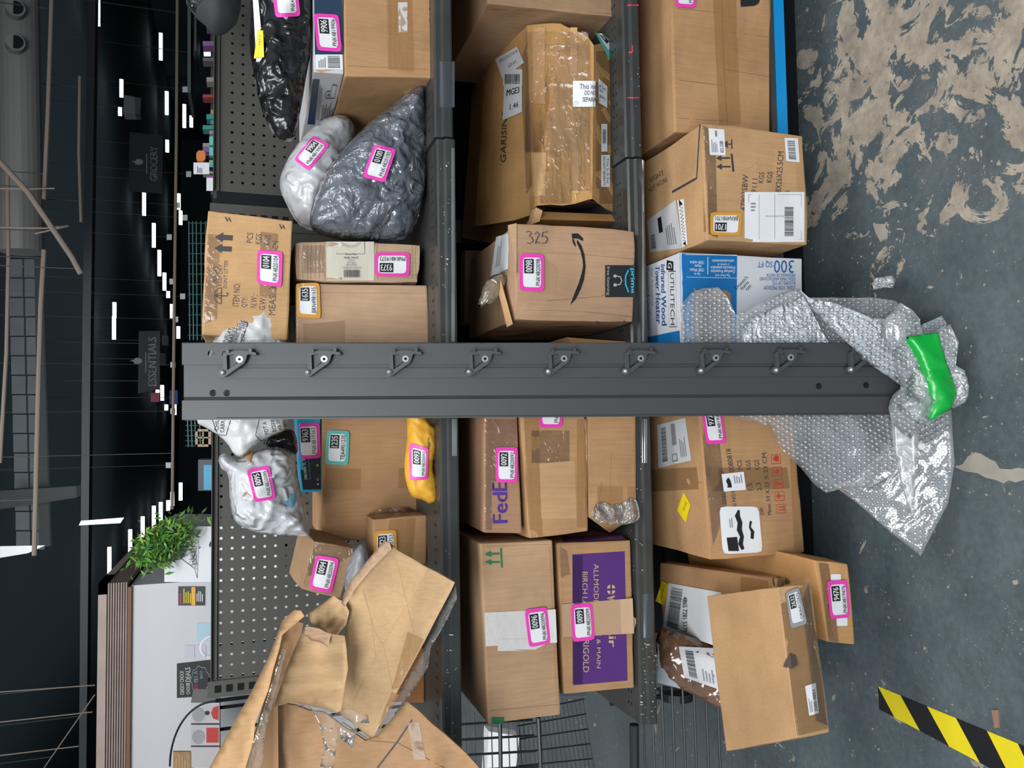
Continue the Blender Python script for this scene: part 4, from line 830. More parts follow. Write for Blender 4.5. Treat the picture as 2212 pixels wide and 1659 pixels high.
decal(b, [(1549, 371), (1547, 333), (1580, 332), (1584, 371)], [('stroke', INK, [(0, .0), (1, .0)], .13), ('stroke', INK, [(.27, .15), (.27, .8)], .09), ('poly', INK, [(.10, .7), (.27, 1.05), (.44, .7)]), ('stroke', INK, [(.75, .15), (.75, .8)], .09), ('poly', INK, [(.58, .7), (.75, 1.05), (.92, .7)])], 'up_arrow_mark')
decal(b, [(1566, 322), (1565, 302), (1580, 301), (1581, 322)], [('stroke', INK, [(0, 0), (1, 0)], .16), ('stroke', INK, [(.5, 0), (.5, .7)], .12), ('poly', INK, [(.1, .6), (.9, .6), (.7, 1), (.3, 1)])], 'glass_mark')
decal(b, [(1533, 335), (1530, 277), (1564, 280), (1567, 336)], [('rect', WHITE, 0, 0, 1, 1), ('text', INK, '652-2580', .1, .12, .55, .35, True), ('lines', GREYINK, .1, .5, .6, .9, 4), ('rect', GREYINK, .7, .5, .92, .62, 1, 1)], 'paper_label', lift=.0012)
decal(b, [(1698, 348), (1694, 298), (1723, 299), (1727, 351)], [('rect', WHITE, 0, 0, 1, 1), ('bars', BLACK, .08, .25, .92, .8, 22)], 'barcode_label', lift=.0012)
decal(b, I(1608, 415, 1737, 523), [('rect', WHITE, 0, 0, 1, 1, 12, 10), ('stroke', GREYINK, [(.07, .95), (.07, .05), (.95, .05), (.95, .95), (.07, .95)], .008), ('stroke', GREYINK, [(.24, .95), (.24, .05)], .006), ('stroke', GREYINK, [(.5, .95), (.5, .05)], .006), ('lines', GREYINK, .1, .6, .2, .8, 3), ('text', GREYINK, 'ASIA CONSOLIDATION', .34, .5, .66, .53)], 'shipping_paper', lift=.0012)
decal(b, R(1694, 446, 1713, 510), [('bars', BLACK, 0, 0, 1, 1, 26)], 'barcode_label', lift=.002)
asset(b, [(1598, 510), (1533, 508), (1533, 459), (1602, 459)], '1701', 'BRN4981701', ORANGE)
tape(b, [(1520, 500), (1517, 270), (1545, 285), (1550, 515)], CLEAR, nx=16);
decal(b, [(1590, 370), (1586, 320), (1645, 330), (1640, 380)], [('poly', CB2, [(.1, .9), (.4, .8), (.8, .2), (.7, .05), (.3, .4)])], 'dent')
# its top: labels and scribble
tv = [(1478, 540), (1500, 470)]
decal(b, [(1405, 545), (1398, 476), (1460, 432), (1476, 536)], [('rect', LB, 0, 0, 1, 1), ('bars', BLACK, .08, .72, .5, .9, 20), ('rect', BLACK, .45, .42, .85, .55, 1, 1), ('lines', GREYINK, .1, .1, .6, .35, 5)], 'shipping_label', lift=.0012)
decal(b, [(1475, 535), (1464, 432), (1478, 430), (1486, 528)], [('rect', WHITE, 0, 0, 1, 1, 4, 4), ('stroke', BLACK, [(.05+.9*i/25, .3+.5*(i % 2)) for i in range(26)], .12)], 'scribbled_label', lift=.0012)
crease(b, [(1452, 415), (1505, 385), (1512, 268)], 3.5, INK, 'flap_gap')
words(b, [('LIGHT', [(1402, 384), (1432, 368), (1436, 377), (1406, 393)]), ("NOT WORK", [(1399, 408), (1440, 382), (1444, 391), (1403, 417)])], INK, 'handwriting')
# heater carton
Yh = Yat(1731, 620, DK0)+.015
b = carton('heater_box', [(1472, 800), (1468, 545), (1732, 559), (1735, 800)], Yh, .44, mat('white_carton_board', (.60, .62, .66), .45), amp=.001, bev=.002, label='white and blue printed tower heater carton partly covered by bubble wrap', cat='box', seed=24)
decal(b, [(1471, 745), (1468, 547), (1592, 553), (1590, 745)], [('rect', BLUE, 0, 0, 1, 1)], 'blue_print', lift=.0006)
words(b, [('300', L(1671, 562, 1714, 590)), ('SQ FT', L(1636, 563, 1668, 578)), ('IDEAL FOR MEDIUM', L(1650, 617, 1717, 626)), ('ROOMS UP TO', L(1668, 607, 1717, 615)), ('IDEAL PARA HABITACIONES', L(1640, 599, 1717, 606)), ('MEDIANAS DE HASTA', L(1655, 591, 1717, 598))], BLUEINK, lift=.0014)
words(b, [('1500 Watts', L(1490, 580, 1520, 587)), ('Up to', L(1499, 588, 1512, 595)), ('Hasta', L(1500, 572, 1514, 578)), ('1500 vatios', L(1490, 564, 1520, 571)), ('Tip-Over and', L(1545, 591, 1577, 598)), ('Overheat Protection', L(1535, 583, 1587, 590)), ('Protección antivuelco', L(1535, 575, 1587, 582)), ('y contra el', L(1550, 568, 1575, 574)), ('sobrecalentamiento', L(1538, 561, 1585, 567))], WHITE, lift=.0014)
decal(b, I(1480, 550, 1592, 604), [('stroke', WHITE, [(0, 1), (1, .98)], .015), ('stroke', WHITE, [(.02, .1), (1, .05)], .015), ('stroke', WHITE, [(.43, .9), (.43, .2)], .012)], 'printed_rule', lift=.0014)
decal(b, [(1500, 760), (1498, 618), (1578, 628), (1580, 760)], [('poly', mat('heater_wood_print', (.30, .17, .11), .5), [(0, .05), (.95, 0), (1, .12), (.93, .9), (.98, 1), (0, .98)]), ('poly', mat('heater_dark_print', (.05, .03, .025), .5), [(.1, .18), (.82, .15), (.8, .85), (.1, .85)])], 'heater_picture', lift=.001)
decal(b, [(1584, 620), (1610, 594), (1630, 614), (1604, 640)], [('text', BLACK, "Doesn't", 0, .68, 1, .98), ('text', BLACK, 'turn', .2, .36, .8, .6), ('text', BLACK, 'on', .4, .05, .75, .25)], 'handwriting', lift=.0014)
# its top face lettering
words(b, [('UTILITECH', [(1456, 590), (1458, 702), (1449, 702), (1448, 590)])], INK, bold=False, lift=.001)
decal(b, [(1455, 565), (1455, 585), (1440, 583), (1441, 562)], [('rect', BLACK, 0, 0, 1, 1), ('text', WHITE, 'G', .2, .2, .8, .8, True)], 'printed_emblem', lift=.001)
words(b, [('Infrared Wood', [(1437, 572), (1441, 703), (1430, 704), (1428, 571)]), ('Tower Heater', [(1425, 575), (1429, 700), (1418, 700), (1416, 574)])], BLUEINK, bold=True, lift=.001)
words(b, [('With Adjustable', [(1411, 578), (1414, 662), (1406, 662), (1405, 578)]), ('Thermostat & Oscillation', [(1403, 578), (1408, 712), (1400, 712), (1397, 578)])], GREYINK, lift=.001)
decal(b, [(1460, 586), (1462, 706), (1446, 706), (1444, 586)], [('stroke', INK, [(0, 0), (1, 0), (1, 1), (0, 1), (0, 0)], .02)], 'printed_rule', lift=.001)
decal(b, [(1400, 745), (1399, 728), (1468, 714), (1470, 745)], [('rect', BLUE, 0, 0, 1, 1)], 'blue_print')

# carton 9771
Y97 = Yat(1736, 1150, DK0)
b = carton('cardboard_box', [(1534, 1212), (1508, 840), (1708, 840), (1737, 1193)], Y97, .44, CB, amp=.003, crush=.002, cuts=9, label='carton with red handling marks and blacked out white label, base shelf', cat='box', seed=25)
for s, q in (('Meas: 59 X 33 X 23 CM', [(1658, 1113), (1645, 979), (1655, 978), (1666, 1112)]), ('2.3', [(1635, 1061), (1632, 1043), (1643, 1042), (1645, 1060)]), ('KGS', [(1631, 1015), (1628, 994), (1639, 993), (1641, 1014)]), ('1.5', [(1616, 1060), (1613, 1044), (1624, 1043), (1626, 1059)]), ('KGS', [(1613, 1015), (1610, 995), (1620, 994), (1622, 1014)]), ('PCS', [(1594, 1015), (1591, 995), (1601, 994), (1603, 1014)]),
             ('GW:', [(1643, 1114), (1640, 1096), (1648, 1095), (1650, 1113)]), ('2025-LK1117', [(1560, 1090), (1555, 1018), (1563, 1017), (1568, 1089)]), ('0080818', [(1575, 1020), (1567, 970), (1578, 969), (1586, 1019)]), ('AI NO.8', [(1582, 1098), (1578, 1060), (1587, 1059), (1591, 1097)])):
    decal(b, q, [('text', INK, s, 0, 0, 1, 1)], 'printed_text', lift=.001)
for i, yy in enumerate((982, 1009, 1036, 1062, 1089)):
    x = 1666+i*2.6; q = [(x, yy+20), (x, yy+1), (x+19, yy), (x+20, yy+19)]
    pic = {0: [('poly', REDINK, [(.2, .2), (.8, .2), (.9, .6), (.5, .85), (.25, .6)])], 1: [('disc', REDINK, .5, .5, .25, .25)], 2: [('poly', REDINK, [(.2, .85), (.8, .85), (.65, .5), (.55, .45), (.55, .25), (.75, .15), (.25, .15), (.45, .25), (.45, .45), (.35, .5)])],
           3: [('poly', REDINK, [(.15, .5), (.3, .75), (.5, .85), (.7, .75), (.85, .5)]), ('stroke', REDINK, [(.5, .5), (.5, .18), (.6, .15)], .07)], 4: [('stroke', REDINK, [(.2, .15), (.8, .15)], .09), ('stroke', REDINK, [(.35, .2), (.35, .8)], .09), ('stroke', REDINK, [(.65, .2), (.65, .8)], .09)]}[i]
    decal(b, q, [('stroke', REDINK, [(0, 0), (1, 0), (1, 1), (0, 1), (0, 0)], .07)] + pic, 'handling_mark', lift=.001)
decal(b, [(1561, 1197), (1553, 1094), (1638, 1094), (1647, 1193)], [('rrect', WHITE, 0, 0, 1, 1), ('poly', BLACK, [(.05, .60), (.35, .62), (.34, .88), (.06, .86)]), ('stroke', BLACK, [(.08, .50), (.2, .55), (.35, .50), (.5, .55), (.65, .52), (.8, .57), (.92, .52)], [.08, .12, .10, .13, .12, .13, .05]), ('stroke', BLACK, [(.3, .25), (.45, .22), (.55, .28), (.68, .24)], [.08, .09, .05, .06]), ('lines', GREYINK, .55, .7, .8, .8, 2)], 'blacked_out_label', lift=.0014)
decal(b, [(1563, 1062), (1558, 1024), (1606, 1019), (1611, 1058)], [('rect', WHITE, 0, 0, 1, 1), ('stroke', BLACK, [(.2, .72), (.35, .7), (.6, .74), (.75, .72)], [.2, .18, .2, .05]), ('lines', GREYINK, .4, .1, .95, .5, 4)], 'paper_label', lift=.0016)
asset(b, [(1524.6, 960), (1513, 878), (1556, 876), (1567.6, 957.6)], '9771', 'PNK4819771')
tape(b, [(1540, 1180), (1513, 905), (1548, 905), (1570, 1090)], CLEAR, nx=20); tape(b, [(1537, 1062), (1530, 1010), (1700, 1010), (1706, 1055)], TAPED); tape(b, [(1715, 1190), (1702, 905), (1714, 905), (1733, 1190)], TAPE)
decal(b, [(1423, 1011), (1420, 918), (1481, 902), (1494, 994)], [('rect', LB, 0, 0, 1, 1), ('bars', BLACK, .1, .70, .9, .86, 30), ('rect', GREYINK, .40, .38, .92, .52, 1, 1), ('lines', GREYINK, .1, .1, .6, .3, 4), ('stroke', INK, [(.06, .4), (.2, .4), (.2, .54), (.06, .54), (.06, .4)], .015)], 'shipping_label', lift=.0012)
tape(b, [(1410, 1062), (1408, 1014), (1524, 1008), (1527, 1056)], TAPED); crease(b, [(1408, 1050), (1520, 1042)], 2)
decal(b, [(1463, 1102), (1478, 1063), (1492, 1090), (1482, 1129)], [('rect', YEL, 0, 0, 1, 1), ('text', INK, 'TRY-10102', .3, .4, .8, .6)], 'yellow_sticker', lift=.0012)
# 9476 long carton lying lengthwise
Y94 = Yat(1842, 1300, .19)-.0
b = carton('cardboard_box', [(1787, 1389), (1760, 1209), (1833, 1217), (1848, 1394)], Y94, .50, cardboard('cardboard_amber', (.56, .30, .12)), amp=.002, crush=.002, label='long amber carton with a pink 9476 sticker sticking out over the floor', cat='box', seed=26)
decal(b, R(1794, 1240, 1816, 1255), [('rrect', WHITE, 0, 0, 1, 1)], 'paper_label', lift=.001); decal(b, R(1807, 1334, 1830, 1352), [('rrect', WHITE, 0, 0, 1, 1)], 'paper_label', lift=.001)
asset(b, [(1791.7, 1337), (1783.6, 1254.5), (1829, 1252), (1835, 1333)], '9476', 'PNK4819476'); tape(b, [(1790, 1385), (1768, 1215), (1790, 1218), (1812, 1388)], CLEAR)
# shallow carton 2632 resting on the long one
ztop = WY(1845, 1300, Y94).z + .085
def onz(x, y, z): return WZ(x, y, z)
zt2 = .405
T_ = [onz(1526, 1287, zt2), onz(1680, 1267, zt2), onz(1722, 1594, zt2), onz(1568, 1623, zt2)]     # back-right.. in picture order
FR, FL = T_[1], T_[2]; BR_, BL_ = T_[0], T_[3]
db = Vector((0, .0, -1))
hb = (WY(1790, 1576, FL.y) - FL).z; hbr = (WY(1751, 1243, FR.y) - FR).z; hh = -abs((hb+hbr)/2)
c8 = [FL, FR, FR+Vector((0, 0, hh)), FL+Vector((0, 0, hh)), BL_, BR_, BR_+Vector((0, 0, hh)), BL_+Vector((0, 0, hh))]
b = hexa('cardboard_box', c8, CB2, 7, .0015, .003, None, .001, 27, label='shallow tan carton with a grey 2632 sticker on its taped front', cat='box')
tape(b, [(1722, 1590), (1682, 1268), (1750, 1246), (1788, 1574)], TAPED, nx=18)
o_ = asset(b, [(1707, 1358), (1695, 1280), (1724, 1268), (1742, 1347)], '2632', 'GRA4122632', GREY)
decal(b, [(1747, 1546), (1738, 1482), (1761, 1474), (1768, 1540)], [('rect', WHITE, 0, 0, 1, 1), ('text', BLACK, '2205-9051', .1, .12, .8, .4, True), ('lines', GREYINK, .1, .55, .6, .9, 3)], 'paper_label', lift=.002)
tape(b, [(1760, 1560), (1730, 1300), (1748, 1250), (1786, 1570)], CLEAR, nx=18, lift=.003)
decal(b, R(1694, 1412, 1722, 1445), [('poly', mat('grey_brown_mark', (.07, .05, .04), .7), [(0, .5), (.15, 1), (.6, .8), (1, .6), (.85, .2), (.3, 0)])], 'dark_mark', lift=.004)
# carton with long label behind it and brown/silver poly mailer
Y6 = 1.60
b = carton('cardboard_box', [(1432, 1375), (1424, 1215), (1680, 1250), (1660, 1400)], [1.78, 1.78, 1.40, 1.40], .0, CB, vec=(0, .01, -.03), amp=.003, crush=.002, label='tan carton with a big white address label and yellow sticker, leaning on the base shelf', cat='box', seed=28)
decal(b, [(1433, 1355), (1445, 1259), (1560, 1280), (1545, 1395)], [('rect', WHITE, 0, 0, 1, 1), ('bars', BLACK, .06, .68, .92, .92, 34)], 'address_label', lift=.002)
decal(b, R180(1477, 1290, 1487, 1365), [('text', BLACK, '4865 7281 5379', 0, 0, 1, 1)], 'printed_text', lift=.0045)
decal(b, [(1417, 1298), (1431, 1254), (1445, 1262), (1436, 1308)], [('rect', YEL, 0, 0, 1, 1), ('text', INK, 'TRY-101160', .15, .4, .85, .6)], 'yellow_sticker', lift=.003)
tape(b, [(1600, 1300), (1600, 1245), (1660, 1255), (1660, 1300)], TAPE)
decal(b, R(1670, 1248, 1698, 1272), [('poly', mat('green_leaf_scrap', (.06, .12, .03), .6), [(0, .2), (.3, .9), (.9, 1), (1, .5), (.5, .1)])], 'green_scrap', lift=.004)
SM = mat('brown_silver_mailer', (.16, .085, .05), .15, bump=.8, bscale=30, kind='crinkle', coat=.8)
pmx = soft('poly_mailer', [(1416, 1352), (1450, 1362), (1500, 1378), (1545, 1395), (1600, 1410), (1620, 1540), (1560, 1538), (1500, 1502), (1465, 1486), (1418, 1480)], (Vector((-.5, 1.62, .36)), Vector((0, -.8, .6))), bagfn(.03, .05, .008, 16, 77), bagfn(-.02, .04, 0), [SM], pitch=.008, label='shiny brown and silver mailer bag with address label behind the shallow carton', cat='package')
decal(pmx, [(1478, 1463), (1466, 1396), (1545, 1400), (1556, 1490)], [('rect', LB, 0, 0, 1, 1, 12, 8), ('bars', BLACK, .1, .55, .9, .8, 22), ('lines', GREYINK, .1, .1, .5, .4, 4)], 'address_label', lift=.002)
decal(pmx, [(1420, 1475), (1419, 1385), (1432, 1400), (1470, 1486)], [('poly', mat('silver_foil', (.42, .46, .52), .2, bump=.8, bscale=30, kind='crinkle'), [(0, 0), (0, 1), (.9, .8), (1, 0)])], 'silver_patch', lift=.002)
g = G(); p = WY(1730, 1205, 1.50); g.box(p.x-.06, 1.50, DK0, p.x+.0, 1.56, DK0+.03); g.build('blue_carton', BLUEINK, label='sliver of a dark blue packet between the two lower cartons', cat='packet')

# ================================================================ LEANING METAL PANEL with nine hooks
Bp = Vector((0, 1.232, 0)); Tp = Vector((0, 1.62, 1.473)); Pd = (Tp-Bp).normalized(); Pn = Vector((0, -Pd.z, Pd.y))    # along, outward normal
PO = Bp + Pn*.012
def PPl(x, y, off=0): return WP(x, y, PO + Pn*off, Pn)
PM = mat('powder_coated_grey', (.050, .053, .056), .42, .15, bump=.02, bscale=300)
pan = empty('leaning_panel', (PPl(2000, 820).x, 1.24, .02), 'long dark grey metal panel with nine small hooks, leaning upright against the shelves', 'metal panel')
def plate_h(name, px, off0, off1, holes=(), m=PM, parent=pan, r=.0065, **k):
    """plate between two offsets of the panel plane with real round holes"""
    o2 = [PPl(x, y, off1) for x, y in px]; A = (o2[1]-o2[0]).normalized(); B = Pn.cross(A)
    def to2(p): return Vector(((p-o2[0]).dot(A), (p-o2[0]).dot(B), 0))
    loops = [[to2(p) for p in o2]]
    for hx, hy in holes:
        c = to2(PPl(hx, hy, off1)); loops.append([c+Vector((r*math.cos(-6.2832*i/16), r*math.sin(-6.2832*i/16), 0)) for i in range(16)])
    tri = tessellate_polygon(loops); P2 = [v for l in loops for v in l]; n = len(P2)
    top = [o2[0]+A*v.x+B*v.y for v in P2]; th = off1-off0; bot = [v - Pn*th for v in top]
    F = []
    for t in tri:
        a, b_, c = (top[i] for i in t); t = tuple(t)
        if (b_-a).cross(c-a).dot(Pn) < 0: t = t[::-1]
        F.append(t); F.append(tuple(i+n for i in t[::-1]))
    st = 0
    for l in loops:
        for i in range(len(l)): j = (i+1) % len(l); F.append((st+i, st+j, st+j+n, st+i+n))
        st += len(l)
    return mk(name, top+bot, F, m, parent=parent, **k)
XB = 2035; PWR = -.002
# picture: y 740 is the panel's right edge, y 905 its left edge; it widens a little towards the top
def yy(x, t): return (740 + (t*(168 - (x-395)*(12/1600.))))
def strip(name, t0, t1, xa, off0, off1, holes=(), xb=XB): return plate_h(name, [(xa, yy(xa, t1)), (xa, yy(xa, t0)), (xb, yy(xb, t0)), (xb, yy(xb, t1))], off0, off1, holes)
strip('back_plate', .27, .74, 397, .000, .002, [(460, 849), (490, 849), (1769, 834), (1871, 832)])
strip('right_flange', 0, .285, 393, .004, .008, [(456, 764), (487, 765)])
g = G()
strip('hook_rail', .335, .462, 468, .002, .007)
strip('left_flange', .745, .995, 393, .003, .007)
strip('left_face', .745, .965, 468, .007, .009)
def bevelstrip(name, t0, o0, t1, o1, xa):
    g = G(); a = [PPl(xa, yy(xa, t0), o0), PPl(xa, yy(xa, t1), o1), PPl(XB, yy(XB, t1), o1), PPl(XB, yy(XB, t0), o0)]; g.ext(a, -Pn*.0015); return g.build(name, PM, parent=pan)
bevelstrip('folded_edge', .70, .002, .745, .007, 397)
bevelstrip('folded_edge', .965, .009, .995, .002, 468)
for t, nm in ((0.0, 'side_return'), (.994, 'side_return')):
    g = G(); a = [PPl(393, yy(393, t), .008), PPl(XB, yy(XB, t), .008)]; g.ext([a[0], a[1], a[1]-Pn*.02, a[0]-Pn*.02], Vector((.0015 if t > .5 else -.0015, 0, 0))); g.build(nm, PM, parent=pan)
CHR = mat('bright_screw', (.75, .74, .72), .22, .9); HOOK = mat('dark_hook_plastic', (.045, .052, .056), .38)
k_ = 1/3.814
outl = [(1095, 175), (1115, 161), (1150, 151), (1190, 146), (1250, 145), (1310, 150), (1352, 156), (1365, 176), (1345, 181), (1300, 172), (1287, 182), (1280, 215), (1262, 250), (1195, 296), (1130, 345), (1112, 355), (1092, 356), (1076, 348), (1068, 332), (1072, 314), (1097, 298)]
hole = [(1125, 182), (1180, 173), (1186, 195), (1196, 222), (1214, 243), (1180, 268), (1131, 303)]
base = (876, 775); piv = PPl(*base, .007)
def loc(px, py, off): return PPl(base[0]+(px-1229)*k_, base[1]+(py-214)*k_, off)
def prism(loops, o0, o1):
    P = [[loc(x, y, o1) for x, y in l] for l in loops]; A = (P[0][1]-P[0][0]).normalized(); B = Pn.cross(A); q0 = P[0][0]
    tri = tessellate_polygon([[Vector(((p-q0).dot(A), (p-q0).dot(B), 0)) for p in l] for l in P]); top = [p for l in P for p in l]; n = len(top); bot = [p-Pn*(o1-o0) for p in top]; F = []
    for t in tri:
        t = tuple(t)
        if (top[t[1]]-top[t[0]]).cross(top[t[2]]-top[t[0]]).dot(Pn) < 0: t = t[::-1]
        F.append(t); F.append(tuple(i+n for i in t[::-1]))
    st = 0
    for l in loops:
        for i in range(len(l)): j = (i+1) % len(l); F.append((st+i, st+j, st+j+n, st+i+n))
        st += len(l)
    return [v-piv for v in top+bot], F
def meshof(name, V, F, m, smooth=False):
    me = bpy.data.meshes.new(name); me.from_pydata(V, [], F); me.materials.append(m)
    if smooth: me.polygons.foreach_set('use_smooth', [True]*len(F))
    me.update(); return me
hv, hf = prism([outl, hole], .012, .022); m_h = meshof('hook', hv, hf, HOOK)
hv, hf = prism([[(1135, 180), (1180, 175), (1205, 235), (1133, 300)]], .009, .012); m_w = meshof('hook_web', hv, hf, HOOK)
def disc_mesh(nm, cx, cy, r, o0, o1, m, hole_r=0, ball=False):
    g = G(); c0, c1 = loc(cx, cy, o0)-piv, loc(cx, cy, o1)-piv
    if ball:
        g.tube([c0, c0.lerp(c1, .5), c0.lerp(c1, .8), c1], [r, r, r*.75, r*.25], 14)
    else:
        g.tube([c0, c1], r, 16)
        if hole_r: g.tube([c1, c1+Pn*.0004], hole_r, 10, 1)
    me = bpy.data.meshes.new(nm); me.from_pydata(g.v, [], g.f)
    for q in (m if isinstance(m, list) else [m]): me.materials.append(q)
    me.polygons.foreach_set('material_index', g.m); me.update(); return me
m_b = disc_mesh('pivot_bolt', 1229, 214, .0062, .007, .0235, [CHR, DARK], .0028)
m_s = disc_mesh('ball_stud', 1097, 322, .0055, .018, .029, CHR, ball=True)
m_c = disc_mesh('stud_boss', 1097, 326, .0078, .006, .020, HOOK)
m_p1 = disc_mesh('peg', 1134, 150, .0032, .006, .026, HOOK); m_p2 = disc_mesh('peg', 1318, 140, .0030, .006, .026, HOOK)
for i, (hx, hy) in enumerate(((521, 776), (702, 775.5), (876, 775), (1046, 775), (1215, 774.5), (1379, 774), (1540, 773), (1700, 772), (1859, 771))):
    h = bpy.data.objects.new('hook', m_h); COL.objects.link(h); h.parent = pan; h.location = PPl(hx, hy, .007) - pan.location
    for me, nm in ((m_w, 'hook_web'), (m_b, 'pivot_bolt'), (m_s, 'ball_stud'), (m_c, 'stud_boss'), (m_p1, 'peg'), (m_p2, 'peg')):
        c = bpy.data.objects.new(nm, me); COL.objects.link(c); c.parent = h
    h['label'] = 'small dark swivel hook with bright bolt and ball'

# ================================================================ BUBBLE WRAP and green tape round the foot
BW = film('bubble_film', op=.16, gloss=.03, rough=.10, bscale=14, bump=.5, body=(.80, .84, .88))
BUB = film('bubble_dome', op=.10, gloss=.06, rough=.06, bscale=60, bump=.2, body=(.85, .88, .92))
BWD = film('dense_bubble_film', op=.55, gloss=.06, rough=.14, bscale=30, bump=1.4, body=(.72, .76, .80))
def bubble_sheet(name, outline, plane, wav, seed, parent=None, pitch_b=.0108, fm=None, rb=.0043, bub=True, step=.011, rnd=0, **k):
    o, n = plane; n = n.normalized()
    def hgt(w, d=0, uv=None): return (crink(w, 9, seed)-.35)*wav + noise.noise(w*7+Vector((seed, 0, 0)))*wav*1.2
    s = soft(name, outline, plane, lambda w, d, uv: hgt(w)+.0004, lambda w, d, uv: hgt(w)-.0004, [fm or BW], pitch=step, parent=parent, rnd=rnd, **k)
    if not bub: return s
    A, B, n = frame(o, n); poly = []
    for x, y in soften(outline, rnd):
        w = WP(x, y, o, n)-o; poly.append(Vector((w.dot(A), w.dot(B))))
    xs = [p.x for p in poly]; ys = [p.y for p in poly]; g = G(); y = min(ys); r_ = 0; rr = random.Random(seed)
    while y < max(ys):
        x = min(xs)+(r_ % 2)*pitch_b/2
        while x < max(xs):
            p = Vector((x, y))
            if inside(p, poly) and seg_dist(p, poly) > rb*.8 and rr.random() < .95:
                w = o+A*x+B*y; hN = hgt(w)+.0005; e = .004
                gx = (hgt(w+A*e)-hgt(w-A*e))/(2*e); gy = (hgt(w+B*e)-hgt(w-B*e))/(2*e); nn = (n-A*gx-B*gy).normalized(); a = (A+n*gx).normalized(); b = nn.cross(a)
                c = w+n*hN; dh = rb*rr.uniform(.45, .85); vs = []
                for rad, up in ((1, 0), (.82, .7)):
                    for q in range(8): t = q*math.pi/4; vs.append(c+(a*math.cos(t)+b*math.sin(t))*rb*rad+nn*dh*up)
                vs.append(c+nn*dh); g.add(vs, [(q, (q+1) % 8, 8+(q+1) % 8, 8+q) for q in range(8)]+[(8+q, 8+(q+1) % 8, 16) for q in range(8)])
            x += pitch_b
        y += pitch_b*.87; r_ += 1
    print('BUBBLES', name, len(g.f)//16); bo = mk('bubbles', g.v, g.f, BUB, parent=s if parent is None else s, smooth=True, kind='stuff'); return s
PPn = lambda off: (PO+Pn*off, Pn)
bwr = empty('bubble_wrap', (PPl(1980, 820).x, 1.2, .0), 'torn clear bubble wrap unwound round the foot of the leaning panel', 'bubble wrap')
bubble_sheet('wrap_sheet', [(1476, 745), (1470, 700), (1468, 660), (1490, 635), (1514, 624), (1551, 621), (1572, 640), (1590, 680), (1640, 655), (1690, 632), (1728, 621), (1745, 640), (1768, 668), (1800, 690), (1840, 720), (1830, 790), (1700, 790), (1560, 780), (1480, 770)], PPn(-.028), .010, 3, parent=bwr)
bubble_sheet('wrap_sheet', [(1600, 745), (1606, 700), (1640, 680), (1700, 655), (1735, 640), (1760, 690), (1800, 760), (1700, 780)], PPn(-.016), .008, 5, parent=bwr, fm=BWD)
bubble_sheet('wrap_sheet', [(1745, 643), (1891, 643), (1932, 650), (1960, 676), (1981, 703), (1985, 760), (1940, 760), (1860, 740), (1800, 700)], PPn(-.03), .010, 7, parent=bwr)
bubble_sheet('wrap_fold', [(1728, 622), (1752, 645), (1800, 655), (1880, 690), (1930, 690), (1975, 720), (1990, 790), (1985, 840), (1955, 838), (1890, 792), (1829, 742), (1790, 705), (1745, 655)], PPn(.028), .014, 9, parent=bwr, fm=BWD)
bubble_sheet('wrap_sheet', [(1563, 895), (1600, 905), (1665, 924), (1672, 950), (1686, 974), (1727, 1011), (1755, 1045), (1780, 1064), (1809, 1056), (1880, 1050), (1950, 1000), (1960, 900), (1890, 880), (1700, 870)], PPn(-.03), .012, 11, parent=bwr, fm=BW)
FPL = (Vector((-.2, 1.15, .03)), Vector((0, -.75, 1)).normalized())
bubble_sheet('wrap_sheet', [(1800, 1050), (1860, 1095), (1920, 1150), (1989, 1201), (2020, 1140), (2047, 1088), (2062, 1000), (2055, 885), (2010, 900), (1940, 900), (1900, 980), (1850, 1030)], FPL, .012, 13, parent=bwr, fm=BW)
soft('film_tongue', [(1925, 870), (1985, 850), (1990, 900), (1980, 1000), (1975, 1110), (1970, 1124), (1940, 1020), (1926, 940)], (FPL[0]+FPL[1]*.03, FPL[1]), lambda w, d, uv: .002+(crink(w, 6, 4)-.3)*.006, lambda w, d, uv: (crink(w, 6, 4)-.3)*.006, [film('milky_tongue', op=.16, gloss=.02, rough=.2, bscale=12, bump=.4, body=(.75, .78, .8))], pitch=.01, parent=bwr)
def wad(outline, plane, T, Rr, seed, s=30, cr=.012, name='wrap_wad', fm=None): return soft(name, outline, plane, bagfn(T, Rr, cr, s, seed), bagfn(-T*.6, Rr, 0), [fm or WADM], pitch=.0055, parent=bwr)
WADM = film('wadded_film', op=.30, gloss=.03, rough=.12, bscale=40, bump=.7, body=(.74, .78, .80))
wad([(1925, 760), (1960, 735), (1990, 790), (2008, 846), (2010, 905), (1990, 920), (1960, 945), (1935, 925), (1918, 890), (1925, 855), (1950, 835), (1935, 800)], PPn(.03), .035, .04, 21)
wad([(1905, 690), (1940, 660), (1975, 690), (1985, 740), (1975, 790), (1950, 800), (1925, 760)], PPn(.015), .025, .04, 22)
wad([(2020, 720), (2050, 705), (2064, 740), (2060, 790), (2080, 800), (2092, 835), (2088, 865), (2068, 880), (2045, 875), (2030, 800)], (Vector((0, 1.16, 0)), Vector((0, -1, .45))), .03, .04, 23)
bubble_sheet('wrap_fold', [(1981, 705), (2034, 682), (2044, 700), (2030, 722), (1995, 730)], PPn(.01), .006, 25, parent=bwr, fm=BWD)
bubble_sheet('wrap_fold', [(1925, 760), (1960, 735), (1990, 790), (2008, 846), (2010, 905), (1985, 925), (1960, 948), (1935, 930), (1918, 890), (1922, 855), (1950, 835), (1938, 800)], PPn(.058), .020, 41, parent=bwr, fm=BW)
bubble_sheet('wrap_fold', [(1900, 700), (1940, 655), (1980, 690), (1988, 745), (1975, 790), (1950, 800), (1915, 760)], PPn(.044), .018, 43, parent=bwr, fm=BW)
